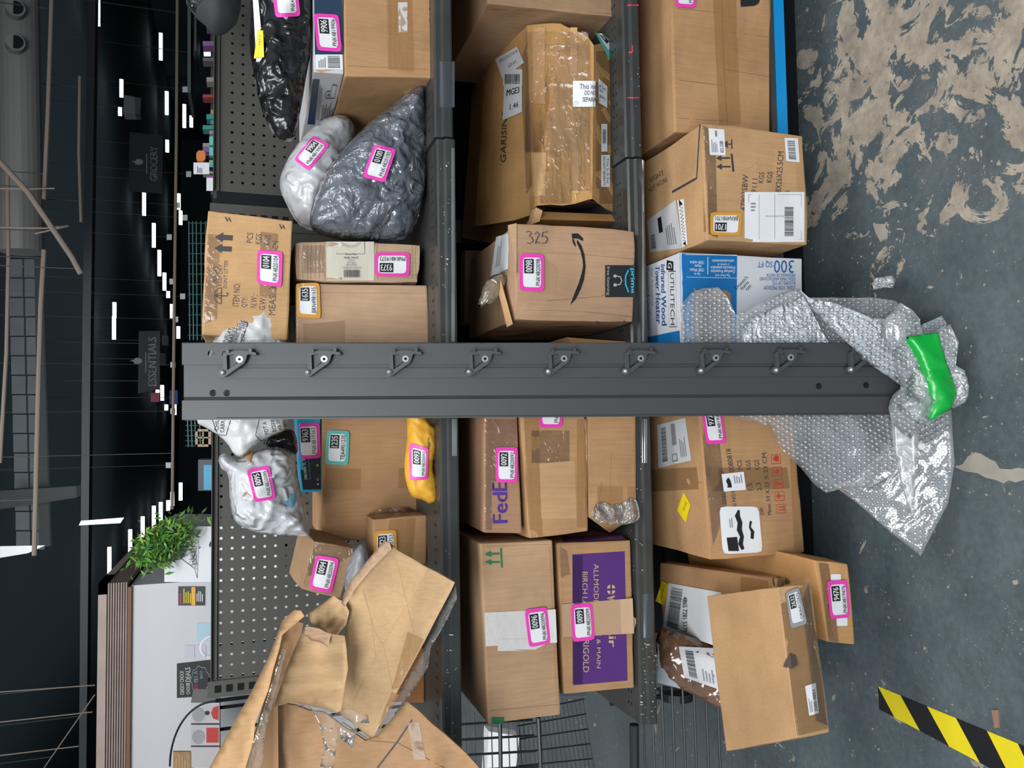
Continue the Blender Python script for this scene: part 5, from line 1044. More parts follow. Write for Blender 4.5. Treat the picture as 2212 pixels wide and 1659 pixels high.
bubble_sheet('wrap_fold', [(2020, 715), (2052, 700), (2068, 740), (2064, 790), (2084, 800), (2094, 835), (2088, 868), (2066, 882), (2045, 875), (2030, 800)], (Vector((0, 1.13, 0)), Vector((0, -1, .45)).normalized()), .016, 45, parent=bwr, fm=BW)
GRN = mat('green_tape', (.0, .36, .04), .3, bump=.5, bscale=22, kind='crinkle', coat=.25)
gt = soft('green_tape', [(1957, 728), (2026, 717), (2038, 755), (2047, 785), (2062, 830), (2068, 850), (2055, 884), (2035, 895), (2010, 908), (2008, 880), (2008, 846), (2000, 812), (1989, 785), (1972, 752)], PPn(.072), bagfn(.009, .03, .006, 12, 33), bagfn(-.06, .06, 0), [GRN], pitch=.006, rnd=0, label='bright green adhesive tape wound round the bubble wrapped foot', cat='tape')
sc1 = bubble_sheet('bubble_wrap_scrap', [(1882, 612), (1890, 600), (1925, 596), (1934, 603), (1928, 622), (1905, 621), (1885, 626)], (Vector((0, 1.2, .012)), Vector((0, -.3, 1)).normalized()), .006, 27, fm=BWD, label='small torn scrap of bubble wrap lying on the floor', cat='bubble wrap')

# ================================================================ TORN OPEN CARDBOARD at the left end of the top shelf
def bent(name, outline, plane, disp, th, m, parent=None, pitch=.012, rnd=0, **k): return soft(name, outline, plane, lambda w, d, uv: disp(w, uv)+th, lambda w, d, uv: disp(w, uv), [m], pitch=pitch, parent=parent, rnd=rnd, smooth=True, **k)
tc_ = empty('torn_cardboard', WY(800, 1500, 1.5), 'large torn open cardboard wrapper with clear tape, spilling off the top shelf end', 'cardboard')
def wrk(a, s, seed): return lambda w, uv: a*(crink(w, s, seed)-.4)+a*.8*noise.noise(w*6)
PLm = (WY(850, 1400, 1.42), Vector((-.15, -1, .35)).normalized())
fm1 = bent('flap', [(842, 1171), (860, 1187), (931, 1227), (983, 1257), (974, 1276), (945, 1330), (918, 1383), (860, 1490), (805, 1595), (770, 1565), (734, 1537), (738, 1440), (748, 1350), (740, 1290), (759, 1251), (800, 1212)], PLm, wrk(.007, 10, 61), .004, CBI, tc_)
for p, w in (([(925, 1230), (900, 1270), (875, 1310), (850, 1350), (822, 1400), (790, 1460), (762, 1515)], 3), ([(783, 1272), (800, 1330), (810, 1365), (830, 1402), (842, 1460), (850, 1500)], 2), ([(858, 1215), (868, 1260), (880, 1310), (895, 1375)], 2), ([(800, 1330), (812, 1420)], 1.5)): crease(fm1, p, w, mat('soft_crease', (.475, .30, .15), .8))
decal(fm1, [(845, 1490), (880, 1365), (915, 1380), (862, 1485)], [('rect', TAPE, 0, 0, 1, 1)], 'tape_strip', lift=.001); decal(fm1, [(808, 1585), (845, 1495), (862, 1500), (820, 1580)], [('rect', TAPE, 0, 0, 1, 1)], 'tape_strip', lift=.001)
def curl(w, uv): return .009*math.sin(uv.x*105+1) + .006*(crink(w, 12, 5)-.4)
bent('curled_flap', [(593, 1521), (620, 1440), (652, 1365), (690, 1360), (745, 1370), (752, 1440), (736, 1537), (720, 1534), (701, 1524), (660, 1516), (630, 1512)], (WY(680, 1450, 1.40), Vector((0, -1, .15)).normalized()), curl, .004, CBI, tc_)
bent('torn_flap', [(664, 1328), (678, 1318), (722, 1285), (730, 1292), (745, 1300), (755, 1320), (748, 1350), (735, 1365), (715, 1395), (708, 1385), (700, 1360), (676, 1348)], (WY(710, 1340, 1.43), Vector((0, -1, .2)).normalized()), wrk(.014, 26, 66), .004, CBI, tc_, pitch=.006)
bent('ribbed_patch', [(652, 1365), (660, 1352), (690, 1358), (716, 1368), (708, 1397), (690, 1385), (672, 1382)], (WY(680, 1370, 1.385), Vector((0, -1, .15)).normalized()), lambda w, uv: .003*math.sin(uv.x*420), .003, CB4, tc_, pitch=.004)
bent('ripped_edge', [(759, 1251), (830, 1168), (842, 1171), (846, 1185), (800, 1232), (765, 1275), (745, 1310), (738, 1300)], (WY(790, 1225, 1.395), Vector((0, -1, .2)).normalized()), wrk(.008, 26, 67), .005, CB4, tc_, pitch=.006)
bent('long_flap', [(636, 1317), (650, 1318), (658, 1330), (610, 1370), (604, 1400), (592, 1440), (580, 1490), (552, 1560), (548, 1600), (530, 1660), (515, 1720), (440, 1720), (452, 1659), (500, 1570), (540, 1500), (580, 1420), (610, 1340)], (WY(560, 1520, 1.34), Vector((.1, -1, .1)).normalized()), wrk(.007, 16, 69), .005, CB2, tc_)
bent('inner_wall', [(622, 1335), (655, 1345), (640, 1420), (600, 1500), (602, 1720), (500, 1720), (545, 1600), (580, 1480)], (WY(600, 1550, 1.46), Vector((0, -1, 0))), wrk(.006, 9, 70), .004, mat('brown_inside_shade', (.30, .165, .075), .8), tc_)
lw = bent('lower_wrap', [(597, 1515), (640, 1520), (700, 1535), (790, 1600), (815, 1590), (880, 1515), (900, 1530), (960, 1580), (1005, 1620), (1045, 1665), (1060, 1760), (600, 1760), (592, 1640)], (WY(780, 1620, 1.45), Vector((-.1, -1, .25)).normalized()), wrk(.012, 9, 71), .005, cardboard('kraft_wrap', (.42, .245, .125)), tc_)
decal(lw, [(895, 1640), (880, 1560), (905, 1560), (920, 1640)], [('rect', TAPED, 0, 0, 1, 1)], 'tape_strip', lift=.001)
crease(lw, [(815, 1659), (860, 1600), (890, 1555)], 4, INK, 'pen_line'); crease(lw, [(740, 1560), (800, 1600), (860, 1605), (960, 1659)], 2)
bent('shredded_tape', [(640, 1522), (670, 1530), (690, 1560), (700, 1620), (690, 1659), (720, 1660), (730, 1590), (760, 1620), (775, 1560), (798, 1562), (795, 1545), (762, 1535), (745, 1530), (720, 1545), (690, 1530), (650, 1518)], (WY(720, 1560, 1.385), Vector((0, -1, .2)).normalized()), wrk(.015, 30, 72), .001, film('shredded_film', op=.10, gloss=-.06, rough=.12, bscale=30, bump=1.2, body=(.7, .66, .6)), tc_, pitch=.006)
bent('tape_edge', [(805, 1597), (925, 1385), (985, 1262), (988, 1290), (960, 1350), (930, 1400), (925, 1440), (880, 1510), (840, 1570), (815, 1600)], (WY(880, 1450, 1.445), Vector((-.15, -1, .35)).normalized()), wrk(.010, 22, 73), .001, MATS['shredded_film'], tc_, pitch=.008)
bent('tape_edge', [(548, 1600), (580, 1500), (610, 1400), (618, 1405), (600, 1480), (575, 1570), (565, 1659), (530, 1700), (520, 1659)], (WY(570, 1560, 1.33), Vector((.1, -1, .1)).normalized()), wrk(.010, 22, 74), .001, MATS['shredded_film'], tc_, pitch=.008)

# ================================================================ WIRE CARTS at the lower left
WIRE = mat('dark_cart_wire', (.03, .033, .035), .4, .4)
ct = empty('wire_cart', WY(1150, 1600, 1.95), 'dark wire basket cart standing behind the end of the shelves', 'cart')
g = G()
def wires(pts_a, pts_b, n, r, nm, parent):
    for i in range(n):
        t = i/max(1, n-1); a = pts_a[0].lerp(pts_a[1], t); b = pts_b[0].lerp(pts_b[1], t); g = G(); g.tube([a, b], r, 6); g.build(nm, WIRE, parent=parent)
ya = 2.25
wires((WY(1120, 1530, ya), WY(1255, 1490, ya)), (WY(1135, 1800, ya), WY(1300, 1760, ya)), 17, .0016, 'wire', ct)
wires((WY(1115, 1540, ya), WY(1115, 1800, ya)), (WY(1262, 1510, ya), WY(1300, 1800, ya)), 10, .0022, 'wire', ct)
yb = 1.95
wires((WY(990, 1565, yb), WY(990, 1800, yb)), (WY(1150, 1555, yb), WY(1180, 1790, yb)), 8, .003, 'wire', ct)
wires((WY(1005, 1540, yb), WY(1115, 1540, yb)), (WY(1010, 1800, yb), WY(1125, 1800, yb)), 7, .0016, 'wire', ct)
wires((WY(1080, 1560, yb-.1), WY(1163, 1550, yb-.1)), (WY(1084, 1800, yb-.1), WY(1175, 1800, yb-.1)), 2, .005, 'frame_bar', ct)
g = G(); g.tube([WY(1120, 1502, ya), WY(1262, 1500, ya)], .012, 8); g.build('basket_rim', mat('smoky_plastic', (.12, .13, .16), .2), parent=ct)
gg = G(); a = [WY(1056, 1580, 2.3), WY(1050, 1700, 2.3), WY(1110, 1700, 2.2), WY(1122, 1590, 2.2)]; gg.ext(a, (0, .05, .0)); gg.build('paper_sack', WHITE, label='crumpled white paper sack inside the wire basket', cat='bag')
c2 = empty('rack_cart', WZ(1500, 1600, 0), 'low cart with parallel dark rods, beside the shallow carton', 'cart')
for xx in (1391, 1411, 1433, 1455, 1478, 1502, 1528, 1553):
    g = G(); g.tube([WZ(xx-4, 1478, .30), WZ(xx+8, 1800, .30)], .0028, 6); g.build('rod', WIRE, parent=c2)
g = G(); g.tube([WZ(1370, 1565, .36), WZ(1372, 1850, .36)], .013, 10); g.build('frame_tube', mat('dark_green_tube', (.03, .045, .045), .35, .3), parent=c2)
g = G(); g.tube([WZ(1385, 1490, .29), WZ(1600, 1480, .29)], .004, 8); g.build('frame_bar', WIRE, parent=c2)
for xx in (1455,):
    p = WZ(1460, 1500, .06); g = G(); g.tube([p+Vector((-.012, 0, 0)), p+Vector((.012, 0, 0))], .055, 20); g.build('wheel', mat('black_rubber', (.015, .015, .016), .5), parent=c2)
    g = G(); g.tube([p+Vector((0, 0, 0)), p+Vector((0, .0, .23))], .008, 8); g.build('wheel_stem', WIRE, parent=c2)
g = G(); p = WZ(1700, 1640, .0); 

# ================================================================ STORE BEHIND
FARW = mat('ceiling_beam_paint', (.030, .038, .042), .55); PIPE = mat('pipe_brown', (.22, .175, .14), .6); DUCT = mat('duct_paint', (.16, .16, .15), .5, var=.25, vscale=1.5)
LITE = mat('tube_light', (.95, .98, 1), emit=4)
def ztube(name, pts, Yd, r, m, **k):
    g = G(); P_ = [WY(x, y, Yd) for x, y in pts]; g.tube(P_, r, k.pop('n', 8)); o = g.build(name, m, **k)
    for p in (P_[0].lerp(P_[1], .15), P_[-1].lerp(P_[-2], .3)):
        if p.z < 4.7: h = G(); h.tube([p+Vector((0, 0, r*.8)), Vector((p.x, p.y, 4.76))], .004, 5); h.build('hanger', FARW, parent=o)
    return o
du = ztube('air_duct', [(38, -80), (48, 545)], 8.0, .17, DUCT, n=24, label='large round grey air duct under the ceiling', cat='duct')
for yv in (30, 103):
    g = G(); c = WY(33, yv, 7.86); g.tube([c, c+Vector((0, -.12, -.03))], .075, 18); g.tube([c+Vector((0, -.121, -.03)), c+Vector((0, -.124, -.03))], .06, 18, 1); g.build('duct_nozzle', [DUCT, DARK], parent=du)
ztube('conduit_pipe', [(112, -20), (103, 250), (95, 430)], 7, .016, PIPE, label='thin brown pipe running alongside the big round duct', cat='pipe')
ztube('conduit_pipe', [(16, 380), (18, 560), (14, 760), (0, 1000)], 7.4, .015, PIPE, label='brown pipe along the ceiling side of the picture, past the duct end', cat='pipe')
ztube('conduit_pipe', [(95, 540), (88, 660), (84, 800), (74, 1200)], 7, .018, PIPE, label='brown pipe crossing the pale roof deck', cat='pipe')
ztube('conduit_pipe', [(0, 350), (60, 415), (155, 555), (175, 592)], 6.5, .02, PIPE, label='pipe slanting down across the round duct', cat='pipe')
ztube('conduit_pipe', [(383, -20), (381, 300), (376, 700), (372, 1100)], 9, .016, PIPE, label='long level pipe low over the store shelves', cat='pipe')
ztube('conduit_pipe', [(172, 165), (170, 330), (175, 480)], 8.5, .014, PIPE, label='short pale pipe in front of the ceiling beam', cat='pipe')
ztube('hanger_rod', [(-20, 407), (60, 408), (118, 407)], 6.9, .007, PIPE, label='short hanger rod with a ring end over the duct', cat='rod'); ztube('hanger_rod', [(-20, 491), (100, 493), (148, 488), (75, 505)], 6.8, .007, PIPE, label='bent hanger rod beside the duct end', cat='rod')
for i, (a, b_) in enumerate((((0, 1495), (205, 1480)), ((0, 1560), (200, 1538)), ((95, 1659), (205, 1500)), ((0, 1632), (170, 1612)))): ztube('ceiling_wire', [a, b_], 9, .006, PIPE, label=['upper thin wire near the ceiling above the slatted fascia', 'second thin wire above the slatted fascia', 'slanting thin rod above the slatted fascia', 'lowest thin wire near the ceiling corner'][i], cat='wire')
g = G(); a = [WY(190, -60, 10), WY(178, 700, 10), WY(170, 1700, 10)]; b_ = [WY(207, -60, 10), WY(196, 700, 10), WY(186, 1700, 10)]
for i in range(2): g.ext([a[i], a[i+1], b_[i+1], b_[i]], (0, .2, 0))
g.build('ceiling_beam', FARW, label='long dark blue-grey steel beam spanning the store', cat='beam')
ZD = 4.6
rd = empty('roof_deck', WY(60, 800, 12), 'pale ribbed roof deck panels seen between beams', 'roof')
DK = mat('roof_deck_paint', (.16, .18, .19), .6, var=.3, vscale=3)
for i in range(15):
    y0 = 560+i*42; 
    for x0, x1 in ((18+i*1.2, 48+i*1.2), (52+i*1.2, 78+i*1.2)):
        g = G(); p = [WY(x0, y0+39, 13), WY(x0, y0, 13), WY(x1, y0, 13), WY(x1, y0+39, 13)]; g.ext(p, (0, .06, 0)); g.build('deck_panel', DK, parent=rd)
g = G(); p = [WY(84, 1180, 12.5), WY(74, 560, 12.5), WY(88, 560, 12.5), WY(108, 1180, 12.5)]; g.ext(p, (0, .1, 0)); g.build('edge_angle', FARW, parent=rd)
g = G(); p = [WY(0, 1100, 12), WY(0, 1060, 12), WY(165, 1050, 12), WY(165, 1075, 12)]; g.ext(p, (0, .3, 0)); g.build('ceiling_beam', FARW, label='short dark cross beam meeting the long beam', cat='beam')
# tube lights
tl = [((347, 100), 58, 0), ((262, 190), 38, 0), ((259, 240), 18, 0), ((360, 222), 50, 0), ((398, 250), 50, 0), ((413, 262), 24, 0), ((361, 315), 26, 0), ((311, 438), 54, 0), ((332, 508), 52, 0), ((344, 568), 56, 0), ((355, 608), 38, 0), ((363, 636), 14, 0), ((371, 672), 30, 0), ((385, 718), 26, 0), ((386, 435), 34, 0), ((390, 470), 30, 0),
      ((247, 670), 34, 0), ((246, 695), 24, 0), ((246, 720), 26, 0), ((212, 18), 40, 1), ((212, 48), 14, 1), ((350, 842), 20, 0), ((340, 848), 12, 0), ((359, 880), 12, 0), ((377, 884), 24, 0), ((350, 858), 14, 0),
      ((236, 1221), 78, 0), ((281, 1177), 66, 0), ((308, 1138), 44, 0), ((332, 1120), 54, 0), ((347, 1105), 40, 0), ((363, 1092), 22, 0), ((372, 1078), 30, 0), ((390, 1062), 38, 0)]
ztl = 4.35
ORD = ['first', 'second', 'third', 'fourth', 'fifth', 'sixth', 'seventh', 'eighth', 'ninth', 'tenth', 'eleventh', 'twelfth', 'thirteenth', 'fourteenth', 'fifteenth', 'sixteenth', 'seventeenth', 'eighteenth', 'nineteenth', 'twentieth']
ORD += ['twenty-'+o for o in ORD[:9]] + ['thirtieth'] + ['thirty-'+o for o in ORD[:9]]
def hang(o, pts, r=.004):
    for p in pts:
        g = G(); g.tube([p, Vector((p.x, p.y, 4.76))], r, 5); g.build('hanger', FARW, parent=o)
tl.sort(key=lambda e: e[0][1])
for ti, ((x, y), ln, _) in enumerate(tl):
    d = ray(x, y); t = (ztl-CH)/max(.05, d.z); Yd = min(d.y*t, 38); s = Yd/9
    g = G(); a, b_ = WY(x, y-ln/2, Yd), WY(x, y+ln/2, Yd); rr = 3.2/FPX*Yd
    g.ext([a+Vector((0, 0, -rr)), a+Vector((0, 0, rr)), b_+Vector((0, 0, rr)), b_+Vector((0, 0, -rr))], (0, rr, 0))
    o = g.build('tube_light', LITE, label='white tube light, %s counted from the top edge of the picture' % ORD[ti], cat='light', group='tube lights in the store')
    hang(o, [a.lerp(b_, .5)+Vector((0, rr*.5, rr*.9))])
# hanging signs
SGN = mat('dark_sign', (.028, .027, .030), .6); SGT = mat('sign_lettering', (.34, .35, .36), .6)
def sign(q, word, tq, lq, label):
    Yd = 14; g = G(); P_ = [WY(x, y, Yd) for x, y in q]; g.ext(P_, (0, .04, 0)); s = g.build('hanging_sign', SGN, label=label, cat='sign'); hang(s, [P_[0].lerp(P_[1], .2), P_[0].lerp(P_[1], .8)], .008)
    decal(s, tq, [('text', SGT, word, 0, 0, 1, 1, True)], 'lettering', lift=.01)
    decal(s, lq, [('poly', SGT, [(.3, .0), (.1, .3), (.15, .6), (.45, .7), (.45, 1), (.55, .75), (.65, .9), (.62, .65), (.85, .55), (.9, .25), (.65, .0)])], 'emblem', lift=.01)
    x0 = max(lq[2][0], lq[0][0])+6; ym = (lq[0][1]+lq[1][1])/2; decal(s, R(x0, ym-26, x0+4, ym+26), [('lines', SGT, 0, 0, 1, 1, 1)], 'small_lettering', lift=.01)
sign([(278, 412), (280, 285), (352, 293), (350, 418)], 'GROCERY', R(324, 317, 340, 391), R(283, 342, 309, 358), 'dark hanging sign reading GROCERY')
sign([(298, 850), (300, 715), (346, 715), (345, 840)], 'ESSENTIALS', R(320, 728, 338, 834), R(279, 771, 307, 788), 'dark hanging sign reading ESSENTIALS')
g = G(); P_ = [WY(266, 245, 16), WY(268, 205, 16), WY(305, 212, 16), WY(303, 246, 16)]; g.ext(P_, (0, .3, 0)); uh = g.build('unit_heater', mat('heater_casing', (.12, .11, .105), .5), label='boxy grey unit heater hanging beside two tube lights', cat='heater'); hang(uh, [P_[0].lerp(P_[1], .5)+Vector((0, .15, -.05))], .01)
# far shelving tops, products and price cards
rnd = random.Random(11)
pc = [(.35, .30, .26), (.1, .25, .5), (.5, .48, .45), (.35, .05, .05), (.05, .3, .25), (.5, .3, .1), (.15, .13, .12), (.25, .1, .3)]
ps = empty('store_rack', WY(430, 150, 6), 'store shelves full of small coloured goods beyond the pegboard', 'shelving')
g = G()
for (x0, y0, x1, y1) in ((405, 0, 412, 200), (420, 30, 424, 110), (455, 0, 462, 420)):
    gg = G(); gg.ext([WY(x0, y1, 6.2), WY(x0, y0, 6.2), WY(x1, y0, 6.2), WY(x1, y1, 6.2)], (0, .5, 0)); gg.build('rack_shelf', mat('dark_shelf', (.05, .05, .05), .6), parent=ps)
zg = WY(462, 200, 6).z; g = G(); g.box(WY(462, 430, 6).x, 5.98, zg-.03, WY(462, 0, 6).x, 6.6, zg); g.build('rack_shelf', MATS['dark_shelf'], parent=ps)
for xx in (WY(462, 425, 6).x, WY(462, 10, 6).x): g = G(); g.box(xx-.02, 6.5, 0, xx+.02, 6.54, zg); g.build('rack_post', MATS['dark_shelf'], parent=ps)
for i in range(20):
    y0 = (12+i*38 if i < 6 else 235+(i-6)*12)+rnd.uniform(-3, 3); w = rnd.uniform(6, 11); x0 = rnd.choice((438, 446, 452, 455)); c = rnd.choice(pc)
    g = G(); P_ = [WY(x0, y0+w, 6), WY(x0, y0, 6), WY(462, y0, 6), WY(462, y0+w, 6)]; g.ext(P_, (0, .1, 0))
    g.build('goods_box', mat('goods_%d' % pc.index(c), c, .6), label='small boxed item, %s counted from the top edge of the picture, beyond the pegboard' % ORD[i], cat='box', group='goods on the far shelves')
def far(name, q, Yd, m, th, label, cat):
    g = G(); g.ext([WY(x, y, Yd) for x, y in q], (0, th, 0)); return g.build(name, m, label=label, cat=cat)
o = far('price_card', R(418, 351, 452, 376), 5, WHITE, .005, 'large white price card hanging by the teal packets', 'price card'); decal(o, R(425, 355, 450, 374), [('lines', GREYINK, 0, .5, .8, 1, 4)], 'card_print', lift=.004)
far('price_card', R(446, 384, 462, 412), 4.9, WHITE, .005, 'white price card at the pegboard edge', 'price card')
far('orange_packet', soften(R(424, 325, 444, 348)), 5.6, mat('orange_goods', (.75, .22, .05), .5), .05, 'round orange packet among store goods', 'packet')
for k, yv in enumerate((295, 318, 347)): far('teal_packet', R(452, yv, 464, yv+18), 5.2, mat('teal_goods', (.15, .55, .45), .5), .05, ['teal packet nearest the top of the picture', 'middle one of the three teal packets', 'teal packet below the price card'][k], 'packet')
for ti, (x, y) in enumerate(sorted(((398, 193), (382, 443), (398, 470), (364, 512), (406, 376), (370, 608), (378, 690), (372, 788), (372, 888), (362, 1005), (393, 640)), key=lambda e: e[1])):
    o = far('shelf_tag', R(x-4, y-6, x+7, y+6), 9, mat('tag_paper', (.45, .46, .47), .6), .01, 'small white hanging tag, %s counted from the top edge of the picture' % ORD[ti], 'tag'); o['group'] = 'white tags hanging in the store'; hang(o, [WY(x-3, y, 9.005)], .0015)
far('red_lamp', R(421, 108, 429, 117), 12, mat('red_glow', (1, .05, .08), emit=3), .05, 'small red light far back in the store', 'light')
far('display_screen', R(440, 101, 462, 116), 7, mat('screen_glow', (.6, .8, 1), emit=1.5), .05, 'pale lit screen beside the cushion and pegboard', 'screen')
gc = empty('green_rack', WY(430, 620, 9), 'pale green wire rack far behind the top shelf', 'rack')
GR = mat('green_wire', (.035, .13, .115), .5)
for xx in (408, 416, 424, 434, 444):
    g = G(); g.tube([WY(xx, 478, 9), WY(xx+2, 735, 9)], .008, 5); g.build('bar', GR, parent=gc)
for k in range(12):
    g = G(); y0 = 482+k*22; g.tube([WY(406, y0, 9), WY(450, y0, 9)], .005, 5); g.build('bar', GR, parent=gc)
for xy in (482, 730): g = G(); p = WY(449, xy, 9); g.tube([p, Vector((p.x, p.y, 0))], .008, 5); g.build('bar', GR, parent=gc)
gc2 = empty('green_rack', WY(430, 920, 9), 'small piece of green wire rack beside the wooden window frame', 'rack')
for xx in (405, 413, 421, 431): g = G(); g.tube([WY(xx, 905, 9), WY(xx+2, 965, 9)], .008, 5); g.build('bar', GR, parent=gc2)
for k in range(6): g = G(); y0 = 908+k*11; g.tube([WY(400, y0, 9), WY(440, y0, 9)], .005, 5); g.build('bar', GR, parent=gc2)
for xy in (910, 962): g = G(); p = WY(439, xy, 9); g.tube([p, Vector((p.x, p.y, 0))], .008, 5); g.build('bar', GR, parent=gc2)
wf = empty('wooden_window_frame', WY(440, 945, 7), 'small pale wooden four pane window frame by the white printed bag', 'frame'); WD = mat('pale_wood', (.45, .32, .20), .6)
for q in (R(422, 927, 427, 965), R(450, 927, 456, 965), R(422, 927, 456, 932), R(422, 960, 456, 965), R(437, 930, 440, 962), R(424, 944, 454, 947)):
    g = G(); g.ext([WY(x, y, 7) for x, y in q], (0, .03, 0)); g.build('frame_rail', WD, parent=wf)
o = far('store_cabinet', R(428, 993, 462, 1060), 6, mat('slate_panel', (.035, .05, .065), .5), .3, 'dark slate cabinet with a bright blue panel behind the pegboard edge', 'cabinet')
decal(o, R(440, 1004, 458, 1058), [('rect', mat('sky_blue_panel', (.05, .33, .52), .5), 0, 0, 1, 1)], 'blue_panel', lift=.01)
for k, (x, y, w, c) in enumerate(((330, 858, 20, (.5, .1, .15)), (370, 858, 30, (.03, .1, .4)), (345, 775, 25, (.10, .10, .09)), (350, 735, 20, (.12, .12, .10)))):
    far('store_display', R(x-4 if k < 2 else x, y-w/2, x+14, y+w/2), 15+k*.6, mat('display_%d' % k, c, .6), .2, ['small red panel far in the store', 'small blue panel far in the store', 'grey banner below the ESSENTIALS sign', 'dull banner right below the ESSENTIALS sign'][k], 'display')
# white office block with slatted fascia
Yo = 7.0
WALLW = mat('office_white_wall', (.60, .60, .61), .6, var=.03, vscale=1)
cl = WY(283, 1265, Yo); fl = WY(283, 1760, Yo); top = cl.z
g = G(); g.box(fl.x-2, Yo, 0, cl.x, Yo+2.5, top); g.build('partition_wall', WALLW, label='white partition wall of the store office', cat='wall')
fa = empty('slatted_fascia', (fl.x, Yo-.08, top), 'brown slatted wooden fascia above the white office wall', 'fascia')
SL = mat('weathered_slat', (.30, .235, .205), .7, var=.25, vscale=6); zt_ = WY(212, 1400, Yo-.05).z; ns_ = 9
for i in range(ns_):
    z0 = top+.02+(zt_-.06-top)*i/ns_; z1 = z0+(zt_-.06-top)/ns_*.62
    g = G(); g.box(fl.x-2, Yo-.06-.0, z0, cl.x-.0, Yo-.02, z1); g.build('slat', SL, parent=fa)
    g = G(); g.box(cl.x, Yo-.06, z0, cl.x+.04, Yo+2.4, z1); g.build('slat', SL, parent=fa)
g = G(); g.box(fl.x-2, Yo-.019, top, cl.x, Yo+.02, zt_); g.build('backing_board', mat('fascia_backing', (.07, .05, .045), .8), parent=fa)
g = G(); g.box(fl.x-2, Yo-.08, zt_-.06, cl.x+.05, Yo+.3, zt_); g.build('top_board', mat('weathered_board', (.36, .29, .25), .7, var=.2, vscale=5), parent=fa)
g = G(); g.box(cl.x-.04, Yo-.08, zt_-.06, cl.x+.05, Yo+2.5, zt_); g.build('top_board', MATS['weathered_board'], parent=fa)
g = G(); g.box(fl.x-2, Yo-.065, top-.01, cl.x, Yo-.018, top+.015); g.build('lower_trim', mat('rusty_trim', (.20, .09, .05), .7), parent=fa)
# white cabinet with line drawing
Yc = 5.6; cab = far('white_cabinet', R(355, 1137, 600, 1257), Yc, mat('cabinet_white', (.66, .67, .69), .45), .8, 'white display cabinet with a triangular line drawing', 'cabinet')
decal(cab, R(390, 1165, 430, 1249), [('stroke', BLACK, [(.0, .1), (.25, .25), (.52, 1), (.6, .6), (.78, .35), (1, .02), (.5, .05), (0, .1)], .02)] + [('stroke', INK, [(rnd.uniform(.2, .7), rnd.uniform(.1, .5)), (rnd.uniform(.3, .7), rnd.uniform(.1, .6)), (rnd.uniform(.3, .8), rnd.uniform(.1, .4))], .012) for i in range(16)], 'line_drawing', lift=.004)
decal(cab, R(383, 1148, 415, 1186), [('rect', WHITE, 0, 0, 1, 1), ('rect', NAVY, .1, .2, .4, .5, 1, 1), ('rect', INK, .5, .3, .8, .5, 1, 1)], 'pinned_sheet', lift=.004)
pl = far('poster', R(385, 1267, 443, 1308), Yo-.01, mat('poster_black', (.02, .02, .02), .5), .01, 'black poster with red and yellow lettering on the white wall', 'poster')
decal(pl, R(385, 1268, 442, 1307), [('lines', mat('poster_red', (.5, .03, .04), .5), .05, .85, .95, .97, 1), ('lines', YEL, .1, .5, .95, .82, 4), ('rect', mat('poster_amber', (.8, .4, .02), .5), 0, .35, 1, .5, 4, 2), ('lines', WHITE, .2, .05, .8, .32, 4)], 'poster_print', lift=.004)
cb = far('chalkboard_poster', [(382, 1508), (382, 1434), (462, 1425), (462, 1502)], Yo-.012, mat('chalkboard', (.02, .022, .02), .6), .01, 'black chalk style poster reading choo choo choose deals', 'poster')
CH_ = mat('chalk_white', (.72, .70, .66), .7)
for s, q, m_ in (('CHOO! CHOO!', [(389, 1501), (388, 1450), (397, 1449), (398, 1500)], CH_), ('CHOOSE', [(403, 1500), (402, 1475), (410, 1474), (411, 1499)], CH_), ('DEALS', [(401, 1473), (400, 1442), (411, 1441), (412, 1472)], CH_), ('$5', [(419, 1492), (418, 1478), (429, 1477), (430, 1491)], mat('chalk_red', (.6, .05, .08), .7)), ('FILL-A', [(419, 1474), (418, 1450), (427, 1449), (428, 1473)], mat('chalk_blue', (.3, .42, .5), .7)), ('BAG!', [(432, 1466), (431, 1450), (438, 1449), (439, 1465)], MATS['chalk_blue'])):
    decal(cb, q, [('text', m_, s, 0, 0, 1, 1, True)], 'chalk_lettering', lift=.004)
decal(cb, R(413, 1440, 452, 1498), [('stroke', MATS['chalk_blue'], [(.5+.5*math.cos(a)*(1+.08*math.sin(9*a)), .5+.5*math.sin(a)*(1+.08*math.sin(9*a))) for a in [k*math.pi/18 for k in range(37)]], .02)], 'chalk_outline', lift=.004)
far('pinned_picture', R(425, 1346, 470, 1385), Yo-.008, mat('pale_blue_paper', (.42, .60, .68), .6), .004, 'pale blue drawing pinned on the white wall', 'picture')
far('pinned_note', R(398, 1394, 420, 1422), Yo-.008, mat('lilac_paper', (.58, .55, .64), .6), .004, 'pale lilac note pinned above the pegboard', 'note'); far('pinned_note', R(423, 1394, 445, 1420), Yo-.008, MATS['lilac_paper'], .004, 'second pale note just below the lilac one', 'note')
g = G(); c = WY(458, 1397, 6.6); r_ = WY(458, 1374, 6.6); rr = abs(r_.x-c.x); g.tube([c+Vector((rr*math.cos(a), 0, rr*math.sin(a))) for a in [k*math.pi/14 for k in range(15)]], .012, 6); g.build('white_ring', WHITE, label='white hoop rim just above the pegboard edge', cat='ring')
g = G(); ct_, ed = (465, 1659), 0; g.tube([WY(465-98*math.cos(a), 1655-140*math.sin(a), 5.5) for a in [k*math.pi/2/14 for k in range(15)]], .007, 6); g.build('hoop', mat('black_hoop', (.02, .018, .025), .4), label='thin black hoop arching in front of the white wall', cat='hoop')
w_ = far('wooden_sign', R(374, 1624, 413, 1700), 6, mat('carved_wood', (.34, .20, .09), .6, var=.25, vscale=20), .02, 'brown wooden sign with pale carved lettering', 'sign'); decal(w_, R(378, 1628, 410, 1665), [('lines', CBI, 0, 0, 1, 1, 5)], 'carved_lettering', lift=.004)
